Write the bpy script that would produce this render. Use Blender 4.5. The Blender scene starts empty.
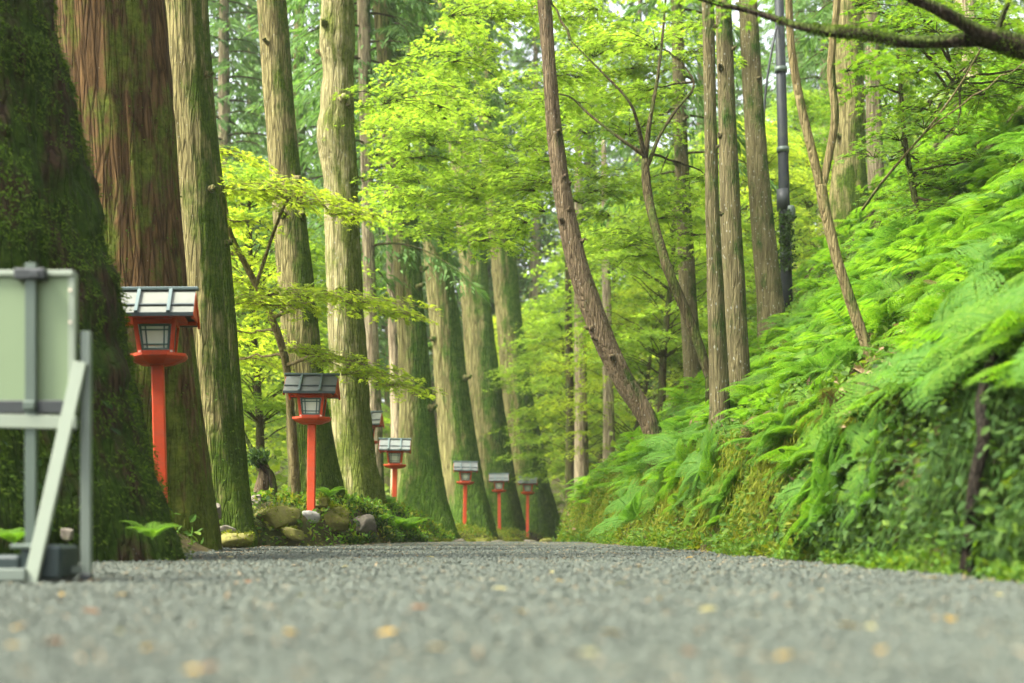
import bpy, math, random
import numpy as np
from mathutils import Vector, Matrix

rng = np.random.default_rng(7)
random.seed(7)
scene = bpy.context.scene
COL = scene.collection
F = 1422.0; HZ = 527.0; CAMZ = 0.25
PI = math.pi

# ------------------------------------------------------------------ helpers
def P(px, py, d):
    return np.array([(px - 512.0) / F * d, d, CAMZ + (HZ - py) / F * d])

def _hash(i, j, k, s):
    n = (i * 73856093) ^ (j * 19349663) ^ (k * 83492791) ^ (s * 2654435761)
    n = n & 0x7fffffff
    n = ((n >> 13) ^ n) & 0x7fffffff
    n = (n * ((n * n * 15731 + 789221) & 0x7fffffff) + 1376312589) & 0x7fffffff
    return n / 0x7fffffff

def vnoise(x, y, z, s=0):
    x, y, z = np.broadcast_arrays(np.asarray(x, float), np.asarray(y, float), np.asarray(z, float))
    xi, yi, zi = np.floor(x).astype(np.int64), np.floor(y).astype(np.int64), np.floor(z).astype(np.int64)
    fx, fy, fz = x - xi, y - yi, z - zi
    fx, fy, fz = [f * f * (3 - 2 * f) for f in (fx, fy, fz)]
    r = 0
    for a in (0, 1):
        for b in (0, 1):
            for c in (0, 1):
                w = (fx if a else 1 - fx) * (fy if b else 1 - fy) * (fz if c else 1 - fz)
                r = r + w * _hash(xi + a, yi + b, zi + c, s)
    return r

def fbm(x, y, z, o=4, s=0):
    r, a, t = 0, 0.5, 0
    for k in range(o):
        r = r + a * vnoise(x * 2**k, y * 2**k, z * 2**k, s + k); t += a; a *= .5
    return r / t

def sm(a, b, x):
    t = np.clip((x - a) / (b - a), 0, 1)
    return t * t * (3 - 2 * t)

def unit(v):
    v = np.asarray(v, float)
    return v / (np.linalg.norm(v, axis=-1, keepdims=True) + 1e-12)

class MB:
    """collects vertices and faces of one mesh"""
    def __init__(s):
        s.v = []; s.loops = []; s.tot = []; s.n = 0; s.mi = []
    def add(s, verts, faces, mi=0):
        verts = np.asarray(verts, float).reshape(-1, 3)
        s.v.append(verts)
        for f in faces:
            s.loops.append(np.asarray(f, np.int64) + s.n); s.tot.append(np.array([len(f)]))
            s.mi.append(np.array([mi]))
        s.n += len(verts); return s
    def addq(s, verts, faces, mi=0):
        """faces: (M,k) int array"""
        verts = np.asarray(verts, float).reshape(-1, 3); faces = np.asarray(faces, np.int64)
        s.v.append(verts); s.loops.append((faces + s.n).ravel()); s.tot.append(np.full(len(faces), faces.shape[1]))
        s.mi.append(np.full(len(faces), mi)); s.n += len(verts); return s
    def box(s, c, d, rot=None, mi=0, bev=0.0):
        cx, cy, cz = c; a, b, e = [q / 2 for q in d]
        if bev <= 0:
            vs = np.array([[x, y, z] for x in (-a, a) for y in (-b, b) for z in (-e, e)])
            fs = [(0, 1, 3, 2), (4, 6, 7, 5), (0, 4, 5, 1), (2, 3, 7, 6), (0, 2, 6, 4), (1, 5, 7, 3)]
        else:
            w = min(bev, a * .9, b * .9, e * .9)
            vs = []; idx = {}
            for sx in (-1, 1):
                for sy in (-1, 1):
                    for sz in (-1, 1):
                        for ax in range(3):
                            p = [sx * (a - w), sy * (b - w), sz * (e - w)]
                            p[ax] = (sx * a, sy * b, sz * e)[ax]
                            idx[(sx, sy, sz, ax)] = len(vs); vs.append(p)
            vs = np.array(vs); fs = []
            I = idx
            for ax in range(3):
                o1, o2 = [q for q in range(3) if q != ax]
                for sg in (-1, 1):
                    def K(u, v, A):
                        t = [0, 0, 0]; t[ax] = sg; t[o1] = u; t[o2] = v; return I[(t[0], t[1], t[2], A)]
                    q = [K(-1, -1, ax), K(1, -1, ax), K(1, 1, ax), K(-1, 1, ax)]
                    fs.append(q)
            for ax in range(3):          # edges running along ax
                o1, o2 = [q for q in range(3) if q != ax]
                for u in (-1, 1):
                    for v in (-1, 1):
                        def K(sg, A):
                            t = [0, 0, 0]; t[ax] = sg; t[o1] = u; t[o2] = v; return I[(t[0], t[1], t[2], A)]
                        fs.append([K(-1, o1), K(1, o1), K(1, o2), K(-1, o2)])
            for sx in (-1, 1):
                for sy in (-1, 1):
                    for sz in (-1, 1):
                        fs.append([I[(sx, sy, sz, 0)], I[(sx, sy, sz, 1)], I[(sx, sy, sz, 2)]])
            # orient outwards
            out = []
            for f in fs:
                p = vs[list(f)]; n = np.cross(p[1] - p[0], p[2] - p[0])
                out.append(f if np.dot(n, p.mean(0)) > 0 else list(reversed(f)))
            fs = out
        if rot is not None: vs = vs @ np.array(rot).T
        return s.add(vs + np.array([cx, cy, cz]), fs, mi)
    def beam(s, p0, p1, w, h, mi=0, up=(0, 0, 1), bev=0.002):
        p0, p1 = np.array(p0, float), np.array(p1, float); ax = p1 - p0; L = np.linalg.norm(ax); ax /= L
        up = np.array(up, float)
        if abs(ax @ up) > .95: up = np.array([0, 1.0, 0])
        sd = unit(np.cross(up, ax)); u2 = np.cross(ax, sd)
        return s.box((p0 + p1) / 2, (w, h, L), np.stack([sd, u2, ax], 1), mi, bev)
    def tube(s, pts, rad, seg=8, cap=True, mi=0, disp=None):
        pts = np.asarray(pts, float); n = len(pts); rad = np.broadcast_to(np.asarray(rad, float), (n,))
        tg = unit(np.gradient(pts, axis=0))
        ref = np.array([0, 1.0, 0]) if abs(tg[:, 1]).mean() < .8 else np.array([1.0, 0, 0])
        sd = unit(np.cross(np.broadcast_to(ref, tg.shape), tg)); u2 = np.cross(tg, sd)
        th = np.arange(seg) / seg * 2 * PI
        ring = sd[:, None] * np.cos(th)[None, :, None] + u2[:, None] * np.sin(th)[None, :, None]
        r = rad[:, None] * np.ones(seg)
        if disp is not None: r = disp(r, th, pts, np.concatenate([[0], np.cumsum(np.linalg.norm(np.diff(pts, axis=0), axis=1))]))
        vs = (pts[:, None] + ring * r[:, :, None]).reshape(-1, 3)
        i = np.arange(n - 1)[:, None]; j = np.arange(seg)[None]
        a = i * seg + j; b = i * seg + (j + 1) % seg
        fs = np.stack([a, b, b + seg, a + seg], -1).reshape(-1, 4)
        s.addq(vs, fs, mi)
        if cap:
            base = s.n - len(vs)
            for k in (0, n - 1):
                f = np.arange(seg) + base + k * seg
                if k == 0: f = f[::-1]
                s.loops.append(f); s.tot.append(np.array([seg])); s.mi.append(np.array([mi]))
        return s
    def build(s, name, mats, parent=None, smooth=False, loc=(0, 0, 0)):
        me = bpy.data.meshes.new(name)
        v = np.concatenate(s.v) - np.asarray(loc, float)
        lo = np.concatenate(s.loops).astype(np.int32); to = np.concatenate(s.tot).astype(np.int32)
        me.vertices.add(len(v)); me.vertices.foreach_set('co', v.astype(np.float32).ravel())
        me.loops.add(len(lo)); me.loops.foreach_set('vertex_index', lo)
        me.polygons.add(len(to)); me.polygons.foreach_set('loop_start', np.concatenate([[0], np.cumsum(to)[:-1]]).astype(np.int32))
        me.polygons.foreach_set('loop_total', to)
        me.polygons.foreach_set('material_index', np.concatenate(s.mi).astype(np.int32))
        me.polygons.foreach_set('use_smooth', np.full(len(to), smooth))
        me.update(calc_edges=True)
        if not isinstance(mats, (list, tuple)): mats = [mats]
        for m in mats: me.materials.append(m)
        o = bpy.data.objects.new(name, me); COL.objects.link(o)
        if parent is not None: o.parent = parent
        elif any(loc): o.location = loc
        return o

def tag(o, label=None, cat=None, group=None, kind=None):
    if label: o['label'] = label
    if cat: o['category'] = cat
    if group: o['group'] = group
    if kind: o['kind'] = kind
    return o

def thing(name, loc, label, cat, group=None, rz=0):
    o = bpy.data.objects.new(name, None); COL.objects.link(o); o.empty_display_size = .2
    o.location = tuple(float(q) for q in loc); o.rotation_euler = (0, 0, rz)
    return tag(o, label, cat, group)

def copy_tree(o, parent=None):
    c = o.copy(); COL.objects.link(c)
    if parent is not None: c.parent = parent
    for ch in [q for q in bpy.data.objects if q.parent == o]: copy_tree(ch, c)
    return c

def spline(pts, n):
    pts = np.asarray(pts, float); m = len(pts)
    if m == 2:
        t = np.linspace(0, 1, n)[:, None]; return pts[0] * (1 - t) + pts[1] * t
    p = np.vstack([2 * pts[0] - pts[1], pts, 2 * pts[-1] - pts[-2]])
    u = np.linspace(0, m - 1 - 1e-9, n); i = u.astype(int); t = (u - i)[:, None]
    a, b, c, d = p[i], p[i + 1], p[i + 2], p[i + 3]
    return .5 * (2 * b + (c - a) * t + (2 * a - 5 * b + 4 * c - d) * t**2 + (3 * b - a - 3 * c + d) * t**3)

# leaf templates: verts (in x = side, y = along the leaf, z = up), faces
def tmpl_rhomb(w=.5, at=.4, fold=.06):
    return np.array([[0, 0, 0], [-w / 2, at, fold], [0, 1, 0], [w / 2, at, fold]]), np.array([[0, 3, 2], [0, 2, 1]])
def tmpl_oval():
    v = np.array([[0, 0, 0], [.2, .2, .05], [.27, .5, .06], [.14, .82, .03], [0, 1, -.05], [-.14, .82, .03], [-.27, .5, .06], [-.2, .2, .05], [0, .5, 0]])
    return v, np.array([[8, 0, 1], [8, 1, 2], [8, 2, 3], [8, 3, 4], [8, 4, 5], [8, 5, 6], [8, 6, 7], [8, 7, 0]])
def tmpl_maple():
    tips = [(-80, .55), (-40, .85), (0, 1.0), (40, .85), (80, .55)]
    v = [[0, 0, 0]]
    for a, l in tips: v.append([math.sin(math.radians(a)) * l, math.cos(math.radians(a)) * l, -.06 * l])
    for a in (-105, -60, -20, 20, 60, 105):
        l = .34 if abs(a) < 100 else .2
        v.append([math.sin(math.radians(a)) * l, math.cos(math.radians(a)) * l, .03])
    return np.array(v), np.array([[0, 7 + i, 1 + i, 6 + i] for i in range(5)])
T_RH = tmpl_rhomb(); T_NARROW = tmpl_rhomb(.22, .35, .03); T_NEEDLE = tmpl_rhomb(.16, .5, .02); T_OV = tmpl_oval(); T_MAPLE = tmpl_maple()
T_WIDE = tmpl_rhomb(.8, .45, .1)

def leaves(mb, pos, fwd, up, size, tmpl, mi=0):
    pos = np.asarray(pos, float); n = len(pos)
    if n == 0: return mb
    f = unit(np.broadcast_to(fwd, (n, 3))); u = np.broadcast_to(up, (n, 3)); sd = unit(np.cross(f, u) + 1e-9); u = np.cross(sd, f)
    tv, tf = tmpl; size = np.broadcast_to(size, (n,))
    V = pos[:, None] + size[:, None, None] * (sd[:, None] * tv[None, :, 0, None] + f[:, None] * tv[None, :, 1, None] + u[:, None] * tv[None, :, 2, None])
    FQ = (np.arange(n)[:, None, None] * len(tv) + tf[None]).reshape(-1, tf.shape[1])
    return mb.addq(V.reshape(-1, 3), FQ, mi)

def rdir(n, zs=1.0):
    v = rng.normal(size=(n, 3)); v[:, 2] *= zs; return unit(v)

# ------------------------------------------------------------------ materials
def newmat(name):
    m = bpy.data.materials.new(name); m.use_nodes = True; nt = m.node_tree; nt.nodes.clear()
    out = nt.nodes.new('ShaderNodeOutputMaterial'); return m, nt, out
def N(nt, t, **kw):
    n = nt.nodes.new(t)
    for k, v in kw.items():
        if k in n.inputs: n.inputs[k].default_value = v
        else: setattr(n, k, v)
    return n
def ramp(nt, stops, interp='LINEAR'):
    r = nt.nodes.new('ShaderNodeValToRGB'); r.color_ramp.interpolation = interp
    while len(r.color_ramp.elements) < len(stops): r.color_ramp.elements.new(.5)
    for e, (p, c) in zip(r.color_ramp.elements, stops): e.position = p; e.color = (*c, 1)
    return r
def mixc(nt, fac, a, b, blend='MIX'):
    m = nt.nodes.new('ShaderNodeMix'); m.data_type = 'RGBA'; m.blend_type = blend; m.clamp_factor = True
    L = nt.links
    for sock, v in ((m.inputs[0], fac), (m.inputs[6], a), (m.inputs[7], b)):
        if hasattr(v, 'links') or hasattr(v, 'is_linked'): L.new(v, sock)
        elif isinstance(v, (int, float)): sock.default_value = v
        else: sock.default_value = (*v, 1)
    return m.outputs[2]
def math_(nt, op, a, b=None, clamp=False):
    m = nt.nodes.new('ShaderNodeMath'); m.operation = op; m.use_clamp = clamp
    for s, v in zip(m.inputs, (a, b)):
        if v is None: continue
        if isinstance(v, (int, float)): s.default_value = v
        else: nt.links.new(v, s)
    return m.outputs[0]
def objcoord(nt, scale=(1, 1, 1)):
    tc = nt.nodes.new('ShaderNodeTexCoord'); mp = nt.nodes.new('ShaderNodeMapping'); mp.inputs['Scale'].default_value = scale
    nt.links.new(tc.outputs['Object'], mp.inputs[0]); return mp.outputs[0]
def noise(nt, vec, scale, detail=4, rough=.6, dist=0):
    n = nt.nodes.new('ShaderNodeTexNoise'); n.inputs['Scale'].default_value = scale; n.inputs['Detail'].default_value = detail
    n.inputs['Roughness'].default_value = rough; n.inputs['Distortion'].default_value = dist
    nt.links.new(vec, n.inputs['Vector']); return n.outputs['Fac']

def leaf_mat(name, cols, trans=.5, tcol=None, rough=.6, spec=.12):
    """cols: three reflectance colours picked leaf by leaf"""
    m, nt, out = newmat(name); L = nt.links
    g = nt.nodes.new('ShaderNodeNewGeometry')
    r = ramp(nt, [(0, cols[0]), (.5, cols[1]), (1, cols[2])]); L.new(g.outputs['Random Per Island'], r.inputs[0])
    v = noise(nt, objcoord(nt), .9, 2)
    c = mixc(nt, math_(nt, 'MULTIPLY', v, .55), r.outputs[0], cols[1])
    b = N(nt, 'ShaderNodeBsdfPrincipled', Roughness=rough); b.inputs['Specular IOR Level'].default_value = spec
    L.new(c, b.inputs['Base Color'])
    t = nt.nodes.new('ShaderNodeBsdfTranslucent')
    tc = mixc(nt, 1.0, c, tcol or (1.7, 1.55, .55), 'MULTIPLY'); L.new(tc, t.inputs['Color'])
    mx = nt.nodes.new('ShaderNodeMixShader'); mx.inputs[0].default_value = trans
    L.new(b.outputs[0], mx.inputs[1]); L.new(t.outputs[0], mx.inputs[2]); L.new(mx.outputs[0], out.inputs[0])
    return m

def bark_mat(name, light, dark, moss=(.035, .075, .012), moss_amt=.5, side=(1, -.1, 0), side_amt=.6, lichen=.15, low=1.0, freq=9.0, bump=.5, lowh=2.0, mossb=(.09, .12, .02), crack=.7, patch=2.6):
    m, nt, out = newmat(name); L = nt.links
    vec = objcoord(nt, (freq, freq, freq * .085)); vec2 = objcoord(nt)
    st = noise(nt, vec, 1.0, 6, .65, .4); st2 = noise(nt, vec, 3.1, 4, .6)
    r = ramp(nt, [(.34, dark), (.5, [a * .55 + b * .45 for a, b in zip(light, dark)]), (.66, light)]); L.new(st, r.inputs[0])
    tone = noise(nt, vec2, 1.3, 3)
    c = mixc(nt, math_(nt, 'MULTIPLY', tone, .35), r.outputs[0], [q * .6 for q in light])
    crk = ramp(nt, [(.36, (0, 0, 0)), (.46, (1, 1, 1))]); L.new(st2, crk.inputs[0])
    c = mixc(nt, math_(nt, 'MULTIPLY', math_(nt, 'SUBTRACT', 1.0, crk.outputs[0]), .9 * crack), c, [q * .45 for q in dark])
    ve = nt.nodes.new('ShaderNodeTexVoronoi'); ve.feature = 'DISTANCE_TO_EDGE'; ve.inputs['Scale'].default_value = 1.0
    wv = nt.nodes.new('ShaderNodeVectorMath'); wv.operation = 'ADD'; wn = nt.nodes.new('ShaderNodeTexNoise'); wn.inputs['Scale'].default_value = .9; L.new(vec, wn.inputs['Vector'])
    L.new(objcoord(nt, (freq * 1.5, freq * 1.5, freq * .13)), wv.inputs[0]); L.new(wn.outputs['Color'], wv.inputs[1]); L.new(wv.outputs[0], ve.inputs['Vector'])
    fis = ramp(nt, [(0, (1, 1, 1)), (.16, (0, 0, 0))]); L.new(ve.outputs['Distance'], fis.inputs[0])
    c = mixc(nt, math_(nt, 'MULTIPLY', fis.outputs[0], crack), c, [q * .4 for q in dark])
    bl = noise(nt, objcoord(nt, (1, 1, .4)), 4.5, 5, .7); br = ramp(nt, [(.46, (0, 0, 0)), (.66, (1, 1, 1))]); L.new(bl, br.inputs[0])
    c = mixc(nt, math_(nt, 'MULTIPLY', br.outputs[0], .5), c, [q * .55 + r * .35 + .01 for q, r in zip(dark, light)])
    # lichen flecks
    vo = nt.nodes.new('ShaderNodeTexVoronoi'); vo.inputs['Scale'].default_value = 19; L.new(objcoord(nt, (1, 1, .6)), vo.inputs['Vector'])
    ln = noise(nt, vec2, 9, 4)
    lf = math_(nt, 'MULTIPLY', math_(nt, 'LESS_THAN', math_(nt, 'ADD', vo.outputs['Distance'], math_(nt, 'MULTIPLY', ln, .5)), .25 + .42 * lichen), .42)
    c = mixc(nt, lf, c, (.42, .44, .36))
    # moss
    g = nt.nodes.new('ShaderNodeNewGeometry'); dp = nt.nodes.new('ShaderNodeVectorMath'); dp.operation = 'DOT_PRODUCT'
    L.new(g.outputs['Normal'], dp.inputs[0]); dp.inputs[1].default_value = side
    sp = nt.nodes.new('ShaderNodeSeparateXYZ'); tc = nt.nodes.new('ShaderNodeTexCoord'); L.new(tc.outputs['Object'], sp.inputs[0])
    lowf = math_(nt, 'MULTIPLY', math_(nt, 'SUBTRACT', 1.0, math_(nt, 'DIVIDE', sp.outputs['Z'], lowh), True), low)
    n1 = noise(nt, objcoord(nt, (1, 1, .45)), 3.2, 6, .68)
    f = math_(nt, 'ADD', math_(nt, 'MULTIPLY', dp.outputs['Value'], side_amt), math_(nt, 'MULTIPLY', n1, patch))
    f = math_(nt, 'ADD', f, math_(nt, 'ADD', lowf, moss_amt - .5 - patch * .5))
    f = math_(nt, 'MULTIPLY', f, 2.6, True)
    mn = noise(nt, vec2, 26, 5, .7)
    mr = ramp(nt, [(.3, [q * .3 for q in moss]), (.5, moss), (.68, mossb)]); L.new(math_(nt, 'ADD', math_(nt, 'MULTIPLY', mn, .55), math_(nt, 'MULTIPLY', noise(nt, vec2, 5.5, 4, .65), .45)), mr.inputs[0])
    c = mixc(nt, f, c, mr.outputs[0])
    b = N(nt, 'ShaderNodeBsdfPrincipled', Roughness=.92); b.inputs['Specular IOR Level'].default_value = .06
    L.new(c, b.inputs['Base Color'])
    bp = N(nt, 'ShaderNodeBump', Strength=min(1, bump * 1.5), Distance=.05)
    hsum = math_(nt, 'ADD', math_(nt, 'SUBTRACT', math_(nt, 'MULTIPLY', st, 1.2), math_(nt, 'MULTIPLY', fis.outputs[0], .6)), math_(nt, 'ADD', math_(nt, 'MULTIPLY', st2, .5), math_(nt, 'MULTIPLY', mn, .5)))
    L.new(hsum, bp.inputs['Height']); L.new(bp.outputs[0], b.inputs['Normal']); L.new(b.outputs[0], out.inputs[0])
    return m

def plain(name, col, rough=.5, metal=0.0, var=.12, scale=12, bump=0.0, dirt=None, spec=.25):
    m, nt, out = newmat(name); L = nt.links
    n = noise(nt, objcoord(nt), scale, 5, .65)
    c = mixc(nt, n, [q * (1 - var) for q in col], [min(1, q * (1 + var)) for q in col])
    if dirt:
        n2 = noise(nt, objcoord(nt), scale * .35, 5, .7); rr = ramp(nt, [(.5, (0, 0, 0)), (.72, (1, 1, 1))]); L.new(n2, rr.inputs[0])
        c = mixc(nt, math_(nt, 'MULTIPLY', rr.outputs[0], .6), c, dirt)
    b = N(nt, 'ShaderNodeBsdfPrincipled', Roughness=rough, Metallic=metal); b.inputs['Specular IOR Level'].default_value = spec
    L.new(c, b.inputs['Base Color'])
    rn = math_(nt, 'ADD', math_(nt, 'MULTIPLY', n, .25), rough - .12, True); L.new(rn, b.inputs['Roughness'])
    if bump:
        bp = N(nt, 'ShaderNodeBump', Strength=bump, Distance=.01); L.new(n, bp.inputs['Height']); L.new(bp.outputs[0], b.inputs['Normal'])
    L.new(b.outputs[0], out.inputs[0]); return m

M = {}
M['cedar_red'] = bark_mat('bark_cedar_red', (.165, .098, .04), (.034, .02, .008), moss_amt=.46, side_amt=.12, lichen=.0, low=.5, freq=11, lowh=3, moss=(.075, .10, .014), mossb=(.14, .16, .025), patch=3.2)
M['cedar_moss'] = bark_mat('bark_cedar_moss', (.34, .30, .125), (.09, .075, .028), moss_amt=.50, side_amt=.38, lichen=.2, low=.7, freq=15, lowh=2.5, moss=(.05, .085, .01), mossb=(.11, .14, .018))
M['cedar_far'] = bark_mat('bark_cedar_far', (.36, .33, .13), (.10, .09, .032), moss_amt=.68, side_amt=.6, lichen=.05, low=.6, freq=8, lowh=3, bump=.8, moss=(.06, .12, .016), mossb=(.15, .21, .03), patch=2.2)
M['bark_lichen'] = bark_mat('bark_lichen', (.40, .37, .17), (.13, .11, .045), moss_amt=.62, side_amt=.35, lichen=.4, low=.4, freq=12, crack=.45, lowh=3, moss=(.09, .115, .02), mossb=(.17, .18, .04))
M['bark_slope'] = bark_mat('bark_slope', (.22, .19, .09), (.07, .06, .028), moss_amt=.46, side_amt=.2, lichen=.4, low=.3, freq=22, lowh=1.2, crack=.3)
M['bark_brown'] = bark_mat('bark_brown', (.27, .205, .115), (.085, .062, .036), moss_amt=.36, side_amt=.25, lichen=.3, low=.2, freq=20, crack=.35, bump=.7, side=(.6, 0, .8))
M['bark_sapling'] = bark_mat('bark_sapling', (.30, .25, .11), (.12, .09, .04), moss_amt=.35, side_amt=.2, lichen=.2, low=.2, freq=24, crack=.25)
M['bark_maple'] = bark_mat('bark_maple', (.12, .10, .045), (.04, .032, .014), moss_amt=.45, side_amt=.4, lichen=.1, low=.2, freq=18, side=(-.3, -.3, .8), moss=(.05, .07, .015))
M['bark_dark'] = bark_mat('bark_dark', (.06, .045, .03), (.018, .014, .01), moss_amt=.5, side_amt=.6, lichen=.05, low=0, freq=16, side=(0, -.2, 1), moss=(.04, .06, .012))
M['pole_bark'] = bark_mat('bark_dead', (.028, .023, .015), (.01, .008, .006), moss_amt=-.2, side_amt=0, lichen=0, low=0, freq=16)
M['bark_pale'] = bark_mat('bark_pale', (.5, .42, .26), (.2, .15, .09), moss_amt=.15, side_amt=.6, lichen=.1, low=.2, freq=9)
M['moss_trunk'] = bark_mat('bark_mossy', (.08, .05, .028), (.022, .014, .008), moss_amt=.72, side_amt=.1, lichen=0, low=.1, freq=9, moss=(.025, .05, .006), mossb=(.05, .085, .01), bump=.8)  # dark bark; its near black also carries the shade between moss clumps
M['moss_tuft'] = leaf_mat('moss_tuft', [(.026, .06, .005), (.055, .105, .009), (.12, .175, .018)], .35, (1.3, 1.3, .5), .8, .1)
M['maple'] = leaf_mat('maple_leaf', [(.10, .19, .026), (.155, .26, .035), (.21, .29, .05)], .66, (1.7, 1.6, .7))
M['maple_mid'] = leaf_mat('maple_leaf_mid', [(.065, .15, .016), (.09, .19, .02), (.14, .22, .03)], .5)
M['maple_pale'] = leaf_mat('maple_leaf_pale', [(.17, .26, .03), (.21, .30, .045), (.25, .32, .06)], .7)
M['conifer'] = leaf_mat('conifer_needles', [(.065, .14, .032), (.095, .185, .048), (.14, .215, .06)], .45, (1.3, 1.4, .8))
M['far_leaf'] = leaf_mat('far_leaf', [(.12, .20, .03), (.16, .25, .035), (.21, .28, .05)], .55)
M['fern'] = leaf_mat('fern_leaf', [(.06, .155, .014), (.095, .205, .018), (.15, .24, .028)], .55, (1.55, 1.55, .6))
M['fern_cool'] = leaf_mat('fern_leaf_cool', [(.055, .145, .02), (.08, .19, .026), (.12, .22, .035)], .5, (1.5, 1.5, .7))
M['under'] = leaf_mat('undergrowth_leaf', [(.04, .10, .012), (.07, .15, .018), (.13, .19, .025)], .4)
M['far2'] = leaf_mat('far_leaf_dark', [(.06, .11, .03), (.09, .15, .035), (.12, .19, .045)], .45)
M['ivy'] = leaf_mat('ivy_leaf', [(.013, .034, .006), (.025, .06, .01), (.055, .10, .016)], .25)  # greens lowered to carry overhang shade on the near bank face
M['hang_moss'] = leaf_mat('hanging_moss', [(.08, .12, .01), (.15, .19, .015), (.21, .22, .03)], .4, (1.3, 1.2, .5))
M['dry'] = leaf_mat('dry_litter', [(.16, .11, .06), (.24, .17, .09), (.30, .23, .13)], .2, (1.1, 1, .7))
M['dry_fern'] = leaf_mat('withered_fern', [(.07, .05, .02), (.11, .078, .03), (.14, .105, .04)], .25, (1.1, 1, .6))
M['red'] = plain('vermilion_paint', (.55, .066, .02), .5, var=.3, dirt=(.33, .10, .055))
M['copper'] = plain('roof_sheet', (.15, .16, .135), .75, .0, var=.2, dirt=(.11, .125, .1), scale=9)
M['copper_dim'] = plain('roof_sheet_weathered', (.125, .14, .128), .75, .0, var=.3, dirt=(.10, .115, .10))
M['copper_dark'] = plain('roof_sheet_dark', (.04, .055, .055), .45, .0, var=.25)
M['batten'] = plain('roof_batten', (.10, .14, .135), .65, var=.15)
M['paper'] = plain('lamp_paper', (.75, .8, .68), .6, var=.1)
M['lattice'] = plain('lattice_green', (.08, .15, .13), .5)
M['capwhite'] = plain('painted_cap', (.75, .62, .5), .5)
M['panel'] = plain('panel_back', (.155, .21, .115), .45, var=.05, scale=4, dirt=(.125, .165, .095))
M['panel_edge'] = plain('panel_edge', (.2, .235, .18), .4, .0, var=.06)
M['alu'] = plain('aluminium', (.145, .175, .145), .4, .25, var=.06)
M['alu_dark'] = plain('aluminium_dark', (.075, .1, .08), .42, .2, var=.08)
M['plastic'] = plain('black_plastic', (.03, .035, .035), .45, var=.2)
M['tray'] = plain('weight_plastic', (.02, .032, .03), .5, var=.2)
M['pole'] = plain('pole_steel', (.012, .016, .018), .6, .0, var=.4, dirt=(.03, .04, .02), spec=.2)
M['stone'] = plain('stone', (.12, .105, .08), .9, var=.6, scale=22, bump=.8, dirt=(.06, .085, .012))
M['stone_pale'] = plain('stone_pale', (.26, .25, .22), .9, var=.3, scale=14, bump=.5)
M['stone_moss'] = plain('stone_mossy', (.15, .145, .035), .95, var=.7, scale=24, bump=.8, dirt=(.16, .13, .07))
M['leaf_y'] = leaf_mat('fallen_yellow', [(.24, .15, .015), (.29, .18, .025), (.26, .19, .05)], .2, (1, 1, .8))
M['leaf_b'] = leaf_mat('fallen_brown', [(.09, .04, .015), (.12, .055, .02), (.14, .075, .03)], .1, (1, 1, .8))
M['leaf_g'] = leaf_mat('fallen_pale', [(.17, .17, .06), (.2, .18, .08), (.2, .17, .09)], .2, (1, 1, .8))

def soil_mat():
    m, nt, out = newmat('forest_soil'); L = nt.links; v = objcoord(nt)
    a = noise(nt, v, 1.1, 6, .7); b_ = noise(nt, v, 14, 5, .7)
    r = ramp(nt, [(.36, (.045, .03, .017)), (.5, (.07, .06, .02)), (.62, (.06, .09, .015)), (.8, (.12, .13, .025))]); L.new(a, r.inputs[0])
    c = mixc(nt, math_(nt, 'MULTIPLY', b_, .7), r.outputs[0], (.04, .035, .018))
    p = N(nt, 'ShaderNodeBsdfPrincipled', Roughness=.95); p.inputs['Specular IOR Level'].default_value = .1; L.new(c, p.inputs['Base Color'])
    bp = N(nt, 'ShaderNodeBump', Strength=.8, Distance=.08); L.new(b_, bp.inputs['Height']); L.new(bp.outputs[0], p.inputs['Normal'])
    L.new(p.outputs[0], out.inputs[0]); return m
def gravel_mat():
    m, nt, out = newmat('gravel'); L = nt.links; v = objcoord(nt)
    vo = nt.nodes.new('ShaderNodeTexVoronoi'); vo.inputs['Scale'].default_value = 48; L.new(v, vo.inputs['Vector'])
    sx = nt.nodes.new('ShaderNodeSeparateColor'); L.new(vo.outputs['Color'], sx.inputs[0])
    r = ramp(nt, [(0, (.036, .045, .036)), (.5, (.049, .061, .046)), (.85, (.06, .07, .053)), (1, (.085, .09, .065))]); L.new(sx.outputs[0], r.inputs[0])
    big = noise(nt, v, .8, 4); c = mixc(nt, math_(nt, 'MULTIPLY', big, .5), r.outputs[0], (.085, .095, .075))
    edge = ramp(nt, [(.25, (1, 1, 1)), (.75, (.25, .25, .25))]); L.new(vo.outputs['Distance'], edge.inputs[0])
    c = mixc(nt, .0, c, (0, 0, 0))
    p = N(nt, 'ShaderNodeBsdfPrincipled', Roughness=.85); L.new(c, p.inputs['Base Color']); p.inputs['Specular IOR Level'].default_value = .25
    bp = N(nt, 'ShaderNodeBump', Strength=1.0, Distance=.02); bp.invert = True; L.new(vo.outputs['Distance'], bp.inputs['Height']); L.new(bp.outputs[0], p.inputs['Normal'])
    L.new(p.outputs[0], out.inputs[0]); return m
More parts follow.
